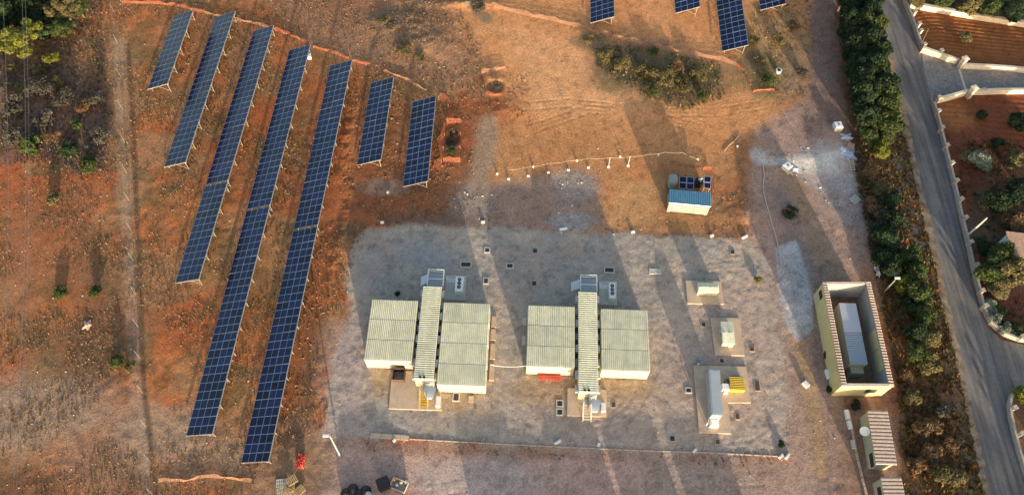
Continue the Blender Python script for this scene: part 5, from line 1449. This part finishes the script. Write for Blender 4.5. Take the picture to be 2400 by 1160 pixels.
# tall trees and containers added unseen to the south and east only to throw long shadows
for k, (X_, Y_, r, h_) in enumerate(((88,66,4,8),(83,52,3.5,7),(84,40,4,8),(81,27,3.5,7),(78,12,4,8),(90,80,3.5,6),(73,3,3.5,7),(66,-8,4,8))):
    u, v2 = project((X_, Y_, h_*.6)); plant('tree', u, v2, r, h_, 'leaf_dark', "garden_tree", "unseen tall dark tree added east of the frame for its long shadow", "tree", "unseen trees added east of the frame for their shadows", True, h_*.6)
gb = "unseen containers added south of the frame for their shadows"
pr = make_container(2.81, "unseen cream container added south of the frame for its long shadow", Vector((1.4,8.6,0)), gb); km = kidmap(pr)
for (X_, Y_) in ((12.1,8.6),(6.6,5.8),(19.6,8.4),(27.4,8.0),(-13.2,8.5)):
    o = copy_tree(pr, None, km); o.location = (X_, Y_, 0)

# ------------------------------------------------------------------ loose debris and goods
def ibc(px, py, rz, label, s=1.1):
    rt = empty("bulk_container", G(px, py), rz, label, "tank", "white plastic bulk tanks")
    mb = MB(); h_ = s*.95
    vs = []
    for (q, zz) in ((.46,.15),(.5,.22),(.5,h_-.1),(.42,h_)):
        vs += [(-q*s,-q*s,zz),(q*s,-q*s,zz),(q*s,q*s,zz),(-q*s,q*s,zz)]
    fs = [(3,2,1,0),(12,13,14,15)]
    for L_ in range(3):
        for k in range(4): fs.append((L_*4+k, L_*4+(k+1) % 4, L_*4+4+(k+1) % 4, L_*4+4+k))
    mb.add(vs, fs); mb.build("tank_body", M['white'], rt)
    mb = MB(); mb.cyl((0,0), .13, h_, h_+.06, 12); mb.build("cap", M['black'], rt)
    mb = MB()
    for zz in (.3,.6,.9):
        for sx in (-1,1): mb.box(sx*.53*s-.02, sx*.53*s+.02, -.54*s, .54*s, zz-.02, zz+.02); mb.box(-.51*s, .51*s, sx*.53*s-.02, sx*.53*s+.02, zz-.024, zz+.016)
    mb.build("cage", M['alu'], rt)
    mb = MB(); mb.box(-.52*s,.52*s,-.52*s,.52*s,-.05,.13); mb.build("pallet", M['wood'], rt)
ibc(1960,302,.1,"white cube tank beside the hedge, above the pallets",1.15)
ibc(1842,397,.7,"white cube tank turned askew beside a red patch")
def pallet(px, py, rz, z0, m, label, w_=1.2, l_=1.0, name="pallet", group="wooden pallets"):
    p = G(px, py); rt = empty(name, (p.x, p.y, z0), rz, label, "pallet", group)
    mb = MB()
    for k in range(6): x = -w_/2+.07+k*(w_-.14)/5; mb.box(x-.06, x+.06, -l_/2, l_/2, .11, .14)
    mb.build("deck", m, rt)
    for k in range(3):
        y = -l_/2+.06+k*(l_-.12)/2; mb = MB(); mb.box(-w_/2, w_/2, y-.05, y+.05, .0, .109); mb.build("bearer", m, rt)
    return rt
pallet(1992,385,1.5,0,M['palewood'],"pale pallet-like frame at the lower end of the rubbish heap",2.2,1.2)
pallet(1986,338,.1,0,M['wood'],"brown pallet halfway down the rubbish heap")
pallet(1993,345,1.2,.15,M['tile'],"reddish pallet lying on the brown one")
pallet(2003,468,.6,0,M['paleconc'],"grey board lying below the rubbish heap",1.3,1.1)
for k, (x, y, z0, rz_, m) in enumerate(((687,1128,.6,.6,'wood'),(680,1145,.3,.1,'wood'),(702,1150,.1,.8,'wood'),(660,1132,0,.1,'paleconc'),(662,1152,0,.3,'palewood'),(690,1160,0,.2,'wood'),(675,1158,.5,1.2,'wood'))):
    pallet(x, y, rz_, z0, M[m], ["tilted pallet on top of the bottom-left pile","pallet under the tilted one in the bottom-left pile","pallet at the right of the bottom-left pile","grey pallet at the left of the bottom-left pile","pale pallet at the lower left of that pile","pallet at the bottom edge of that pile","crosswise pallet in the middle of that pile"][k], 1.25, 1.0, "pallet", "pallets piled at the bottom edge")
def sheet(px, py, sx, sy, m, name, label, cat, seed, hh=.35):
    rs = np.random.RandomState(seed); n = 14
    u, v = np.meshgrid(np.linspace(-1,1,n), np.linspace(-1,1,n)); u = u.ravel(); v = v.ravel()
    rad = np.hypot(u, v); k = 1+.25*np.sin(5*np.arctan2(v,u)+seed)
    z_ = hh*fbm(u*3+seed, v*3, .7, seed, 3)*np.clip(1.25-rad, 0, 1)+.02
    p = G(px, py); V_ = np.stack([u*sx/2*k, v*sy/2*k, z_], 1)
    V2 = V_.copy(); V2[:, 2] = -.1
    ii = np.arange(n*n).reshape(n, n); q = np.stack([ii[:-1,:-1].ravel(), ii[:-1,1:].ravel(), ii[1:,1:].ravel(), ii[1:,:-1].ravel()], 1)
    o = npmesh(name, np.concatenate([V_, V2]), np.concatenate([q, q[:, ::-1]+n*n]), m); o.location = (p.x, p.y, 0)
    return tag(o, label, cat)
M['tarp'] = mat("pale_blue_sheeting", (.42,.45,.58), .6, var=.3, scale=3)
M['whitesheet'] = mat("white_sheeting", (.62,.63,.68), .6, var=.2, scale=3)
sheet(1984,322,1.6,1.2,M['tarp'],"plastic_sheeting","bluish crumpled sheet at the top of the rubbish heap","sheet",3)
sheet(1990,362,1.6,1.7,M['tarp'],"plastic_sheeting","bluish crumpled sheet between the pallets of the rubbish heap","sheet",5)
sheet(1976,352,.9,1.2,M['whitesheet'],"plastic_sheeting","small white sheet at the left of the rubbish heap","sheet",6)
sheet(2054,622,.7,1.3,M['whitesheet'],"plastic_sheeting","upper white sheet dumped by the bank north of the enclosure","sheet",8,.5)
sheet(2058,640,.6,1.1,M['whitesheet'],"plastic_sheeting","lower white sheet dumped by the bank north of the enclosure","sheet",9,.5)
sheet(1850,404,1.0,.8,M['palewood'],"plastic_sheeting","small tan sheet beside the askew white tank","sheet",12)
sheet(1862,398,1.2,.9,M['whitesheet'],"plastic_sheeting","pale rubble sheet right of the askew white tank","sheet",13,.3)
sheet(205,762,1.0,1.2,M['tile'],"plastic_sheeting","salmon-coloured scrap on the western slope","sheet",14,.4)
sheet(210,353,.8,.9,M['whitesheet'],"plastic_sheeting","pale scrap caught among the shrubs at the left","sheet",15,.4)
rt = empty("wash_tub", G(1824,170), 0, "small white round tub in the scrub near the hedge", "tub")
mb = MB(); mb.cyl((0,0), .35, -.05, .5, 16, r2=.5); mb.build("basin", M['white'], rt); mb = MB(); mb.cyl((0,.05), .3, .501, .53, 14); mb.build("opening", M['black'], rt)
crate(G(726,137), .2, .6, .7, .7, M['white'], "meter_box", "white box at the top corner of the fourth solar row", "box", None, False)
# bottom bins
crate(G(901,1137), .4, 1.4, 1.3, 1.3, M['black'], "waste_bin", "black bin left of the open wooden crate at the bottom edge", "bin", None, False)
crate(G(936,1138), -.35, 1.9, 1.2, .6, M['palewood'], "open_crate", "open pale wooden crate full of oddments at the bottom edge", "crate")
for k, (x, y, m, lb) in enumerate(((924,1123,'yellow',"yellow lump in the open crate's upper left"),(930,1136,'tarp',"bluish bag in the middle of the open crate"),(940,1130,'palewood',"tan bag in the open crate's upper right"),(952,1130,'whitesheet',"white bag at the open crate's right corner"))):
    p = G(x, y, .35); mb = MB(); V_, F_ = None, None
    mb.cyl((0,0), .22, 0, .2, 9, r2=.3); mb.cyl((0,0), .3, .2, .42, 9, r2=.12); o = mb.build("bag", M[m], None, True); o.location = (p.x, p.y, .15); tag(o, lb, "bag", "oddments in the crate")
for k, (x, y, m, lb) in enumerate(((828,1148,'black',"black bag with a pale patch, largest of the bottom-edge heap"),(812,1158,'black',"black bag at the left of the bottom-edge heap"),(858,1152,'black',"black bag right in the bottom-edge heap, by the blue drum"),(842,1160,'black',"black bag in the middle of the bottom-edge heap"))):
    p = G(x, y); mb = MB(); mb.cyl((0,0), .5, -.05, .35, 11, r2=.7); mb.cyl((0,0), .7, .35, .7, 11, r2=.5); mb.cyl((0,0), .5, .7, .95, 11, r2=.12); o = mb.build("rubbish_bag", M[m]); o.location = (p.x, p.y, 0); tag(o, lb, "bag", "black bags at the bottom edge")
p = G(856,1152,.9); rt = empty("blue_drum", (p.x+.4, p.y-.3, 0), .3, "pale blue upright drum among the black bags", "drum")
mb = MB(); mb.cyl((0,0), .32, 0, 1.0, 16); mb.build("barrel", M['tarp'], rt); mb = MB(); mb.cyl((0,0), .34, 1.0, 1.05, 16); mb.build("lid", M['silver'], rt)
# tyre heap in trench
for k, (x, y, lb) in enumerate(((1064,312,"upper black tyre in the trench"),(1056,335,"lower black tyre in the trench"))):
    p = G(x, y); mb = MB(); n = 16
    for a in range(n):
        t0 = 2*math.pi*a/n; t1 = 2*math.pi*(a+1)/n
        mb.bar((.5*math.cos(t0), .5*math.sin(t0), .1), (.5*math.cos(t1), .5*math.sin(t1), .1), .17, 7)
    o = mb.build("tyre", M['black']); o.location = (p.x, p.y, -.2); tag(o, lb, "tyre", "tyres in the trench")
plant('shrub', 1058, 352, .9, .8, 'leaf_mid', "shrub", "green weeds at the south end of the trench", "shrub", G3, False, .3)
plant('thin', 1165, 200, .9, .5, 'leaf_grey', "dry_bush", "dark brush in the small dug pit", "bush", None, False, .2)
plant('thin', 1852, 495, 1.3, .8, 'leaf_dark', "dry_bush", "dark brush heap on the dirt track", "bush", None, False, .4)
plant('shrub', 1778, 655, .7, .7, 'leaf_yellow', "shrub", "orange-yellow weed near the yard's east edge", "shrub", None, False, .3)
plant('shrub', 1831, 1040, .6, .6, 'leaf_dark', "shrub", "dark weed at the yard's south-east corner", "shrub", None, False, .3)
plant('shrub', 932, 688, .5, .6, 'leaf_dark', "shrub", "dark weed north of the westernmost container stack", "shrub", None, False, .3)
plant('shrub', 1938, 830, .7, .9, 'leaf_dark', "shrub", "dark bush against the enclosure's west wall", "shrub", None, False, .4)
plant('shrub', 1943, 912, .6, .8, 'leaf_dark', "shrub", "dark bush at the enclosure's south-west corner", "shrub", None, False, .4)
plant('shrub', 2006, 948, .9, 1.0, 'leaf_dark', "shrub", "dark bush between the enclosure and the outbuilding", "shrub", None, False, .4)

# ------------------------------------------------------------------ wire fence on the west, power lines
fp = [(258,-30),(268,30),(276,103),(283,180),(288,258),(293,335),(297,405),(302,470),(307,540),(313,612),(318,690),(323,765),(328,840),(334,920),(342,1000),(350,1080),(358,1160)]
c0 = G(*fp[8]); rt = empty("wire_fence", c0, 0, "rusty wire fence with leaning posts along the western rut", "fence")
tp = []
for q in fp:
    p = G(*q)-c0; t = p+Vector((-.25,.5,1.5)); tp.append((p, t)); mb = MB(); mb.bar(p-Vector((0,0,.2)), t, .022); mb.build("post", M['steel'], rt)
for f_ in (.35,.65,.95):
    mb = MB()
    for (a0, a1), (b0, b1) in zip(tp[:-1], tp[1:]): mb.bar(a0.lerp(a1, f_), b0.lerp(b1, f_), .008, 3)
    mb.build("wire", M['grey'], rt)
for k, (x0, x1) in enumerate(((5,-8),(50,28),(58,35))):
    mb = MB(); a = G(x0,-40,9); b = G(x1,1200,9); N = 24
    mb.path([a.lerp(b, t/N)-Vector((0,0,2.0*math.sin(math.pi*t/N))) for t in range(N+1)], .012, 4)
    tag(mb.build("power_line", M['grey']), ["left single power line crossing the left edge from top to bottom","left wire of the close pair of power lines over the western slope","right wire of the close pair of power lines over the western slope"][k], "power line", "overhead power lines")

# ------------------------------------------------------------------ ground cover (stuff): tufts and clods
def keep_off(x, y):
    """ground that stays bare"""
    d = np.minimum(sdf_poly(x, y, ROADP), sdf_poly(x, y, JUNC)) > .3
    return d
def scatter(n, x0, x1, y0, y1, seed): 
    rs = np.random.RandomState(seed); return rs.uniform(x0, x1, n), rs.uniform(y0, y1, n), rs
def in_px(x, y, polyp): return sdf_poly(x, y, gp(polyp)) < 0
WEST = [(-60,-60),(1040,-60),(1110,80),(1140,220),(1110,500),(870,520),(830,600),(800,760),(760,1000),(600,1100),(590,1300),(-60,1300)]
SCR1 = [(1390,110),(1500,110),(1690,150),(1700,230),(1600,260),(1520,230),(1400,160)]
SCR2 = [(1760,50),(1900,30),(1920,230),(1780,215)]
BANK = [(1970,-60),(2046,-60),(2110,260),(2150,450),(2200,660),(2236,820),(2290,1060),(2320,1300),(2120,1300),(2105,900),(2050,640),(2010,430),(1995,280)]
GARD = [(2200,-60),(2460,-60),(2460,40),(2200,10)]
GARD2 = [(2260,330),(2460,330),(2460,800),(2400,790),(2330,740),(2290,640),(2240,440)]
def tufts(name, n, polys, cols, smin, smax, seed, thr, label, nsc=6):
    x, y, rs = scatter(n, -92, 96, 14, 108, seed)
    m = np.zeros(n, bool)
    for P in polys: m |= in_px(x, y, P)
    m &= keep_off(x, y)
    m &= (fbm(x, y, nsc, seed+3, 4)+rs.uniform(-.12, .12, n)) > thr
    x = x[m]; y = y[m]; k = len(x); z_ = height(x, y)
    nb = 6
    s = rs.uniform(smin, smax, k)
    ca = np.array(cols)[rs.randint(0, len(cols), k)]*rs.uniform(.7, 1.35, (k, 1))
    Vs = []; Cs = []
    for b in range(nb):
        a = rs.uniform(0, 6.28, k); l = s*rs.uniform(.6, 1.2, k); wv = s*rs.uniform(.12, .3, k); hgt = s*rs.uniform(.3, .9, k)
        dx, dy = np.cos(a), np.sin(a)
        ox = x+rs.uniform(-.3, .3, k)*s; oy = y+rs.uniform(-.3, .3, k)*s
        p0 = np.stack([ox-dy*wv, oy+dx*wv, z_-.03], 1); p1 = np.stack([ox+dy*wv, oy-dx*wv, z_-.03], 1)
        p2 = np.stack([ox+dx*l*.7, oy+dy*l*.7, z_+hgt], 1)
        Vs.append(np.stack([p0, p1, p2], 1)); Cs.append(np.repeat(ca[:, None, :], 3, 1))
    V_ = np.concatenate(Vs).reshape(-1, 3); C_ = np.concatenate(Cs).reshape(-1, 3)
    o = npmesh(name, V_, np.arange(len(V_)).reshape(-1, 3), M['tuft'], C_)
    return tag(o, label, "ground cover", None, "stuff")
tufts("dry_grass", 150000, [WEST], [(.30,.19,.095),(.24,.14,.07),(.33,.24,.15),(.17,.13,.065),(.28,.15,.08)], .12, .30, 101, .52, "dry brownish grass and weeds over the western slope")
tufts("scrub_cover", 150000, [SCR1], [(.13,.11,.05),(.18,.15,.07),(.10,.095,.04),(.26,.20,.11)], .15, .42, 102, .36, "olive scrub cover in the sandy field")
tufts("scrub_cover", 70000, [SCR2, [(1760,-60),(1900,-60),(1900,60),(1770,60)],[(1320,60),(1480,80),(1480,140),(1380,130)]], [(.24,.17,.08),(.30,.22,.12),(.16,.13,.055),(.32,.20,.10)], .15, .4, 112, .42, "thin dry scrub between the cut-off arrays and the hedge", 4)
tufts("bank_undergrowth", 170000, [BANK], [(.14,.085,.04),(.10,.085,.03),(.22,.10,.04),(.06,.045,.028),(.19,.15,.06)], .2, .6, 103, .33, "tangled undergrowth on the bank beside the road", 4)
tufts("garden_weeds", 90000, [GARD, GARD2], [(.10,.09,.035),(.12,.07,.035),(.06,.06,.025)], .2, .5, 104, .45, "weeds and undergrowth in the eastern gardens", 4)
tufts("dry_brush", 90000, [[(-60,-60),(230,-60),(245,60),(250,400),(180,410),(60,380),(-60,420)]], [(.17,.13,.12),(.13,.10,.09),(.16,.13,.07),(.22,.15,.10),(.09,.07,.05)], .2, .5, 105, .36, "grey-purple leafless brush covering the north-west slope", 5)
tufts("verge_grass", 30000, [[(2040,-60),(2052,-60),(2092,140),(2112,262),(2128,360),(2140,420),(2118,420),(2094,300),(2068,160)],[(2170,560),(2196,640),(2216,740),(2196,740),(2165,620)]], [(.24,.22,.05),(.20,.17,.06),(.27,.20,.09)], .2, .5, 106, .30, "yellow-green grass fringe between the hedge and the road", 4)
tufts("yard_edge_weeds", 40000, [[(1030,505),(1300,520),(1560,535),(1770,535),(1770,560),(1300,547),(860,528),(830,560),(790,700),(760,900),(690,1000),(700,900),(760,700),(820,520)],[(860,1036),(1860,1074),(1860,1095),(860,1062)]], [(.15,.10,.06),(.12,.10,.05),(.22,.14,.08)], .1, .35, 107, .52, "sparse weeds along the edges of the gravel yard", 3)
def clods(name, n, poly, cols, smin, smax, seed, thr, label):
    x, y, rs = scatter(n, -92, 96, 14, 108, seed)
    m = np.zeros(n, bool)
    for P in poly: m |= in_px(x, y, P)
    m &= keep_off(x, y); m &= (fbm(x, y, 3.5, seed+3, 3)+rs.uniform(-.15, .15, n)) > thr
    x = x[m]; y = y[m]; k = len(x); z_ = height(x, y); s = smin+(smax-smin)*rs.uniform(0, 1, k)**3
    base = np.array([(1,0,0),(-1,0,0),(0,1,0),(0,-1,0),(0,0,1),(0,0,-1)], float)
    F8 = np.array([(0,2,4),(2,1,4),(1,3,4),(3,0,4),(2,0,5),(1,2,5),(3,1,5),(0,3,5)])
    V_ = base[None]*rs.uniform(.5, 1.2, (k, 6, 1))*s[:, None, None]+rs.normal(size=(k, 6, 3))*.18*s[:, None, None]
    V_[:, :, 2] *= .7; V_ += np.stack([x, y, z_+s*.15], 1)[:, None, :]
    C_ = np.repeat((np.array(cols)[rs.randint(0, len(cols), k)]*rs.uniform(.7, 1.25, (k, 1)))[:, None], 6, 1)
    Fq = (F8[None]+6*np.arange(k)[:, None, None]).reshape(-1, 3)
    o = npmesh(name, V_.reshape(-1, 3), Fq, M['clod'], C_.reshape(-1, 3))
    return tag(o, label, "ground cover", None, "stuff")
clods("earth_clods", 60000, [[(600,-60),(1050,-60),(1150,160),(1120,400),(1000,540),(820,560),(760,800),(700,1050),(650,1000),(760,560),(830,300),(860,170),(700,90)], [(1130,160),(1250,180),(1250,300),(1130,290)], [(1660,470),(1770,440),(1790,560),(1640,555)]],
      [(.30,.12,.055),(.26,.10,.05),(.34,.17,.09),(.25,.16,.10)], .05, .24, 201, .48, "reddish clods of turned earth beside the solar rows")
clods("loose_stones", 15000, [[(-60,-60),(2040,-60),(2060,1300),(-60,1300)]], [(.36,.30,.24),(.42,.37,.31),(.30,.22,.16),(.28,.15,.09)], .03, .15, 202, .45, "small pale stones scattered over the ground")

clods("pale_rubble", 34000, [[(1850,355),(1950,325),(2005,345),(2010,520),(1960,500),(1900,440),(1860,410)],[(1060,450),(1160,440),(1150,520),(1060,515)],[(1300,420),(1400,420),(1400,540),(1310,545)]],
      [(.50,.46,.43),(.40,.37,.36),(.60,.57,.54)], .03, .22, 203, .36, "pale rubble and lime spill on the bare soil")
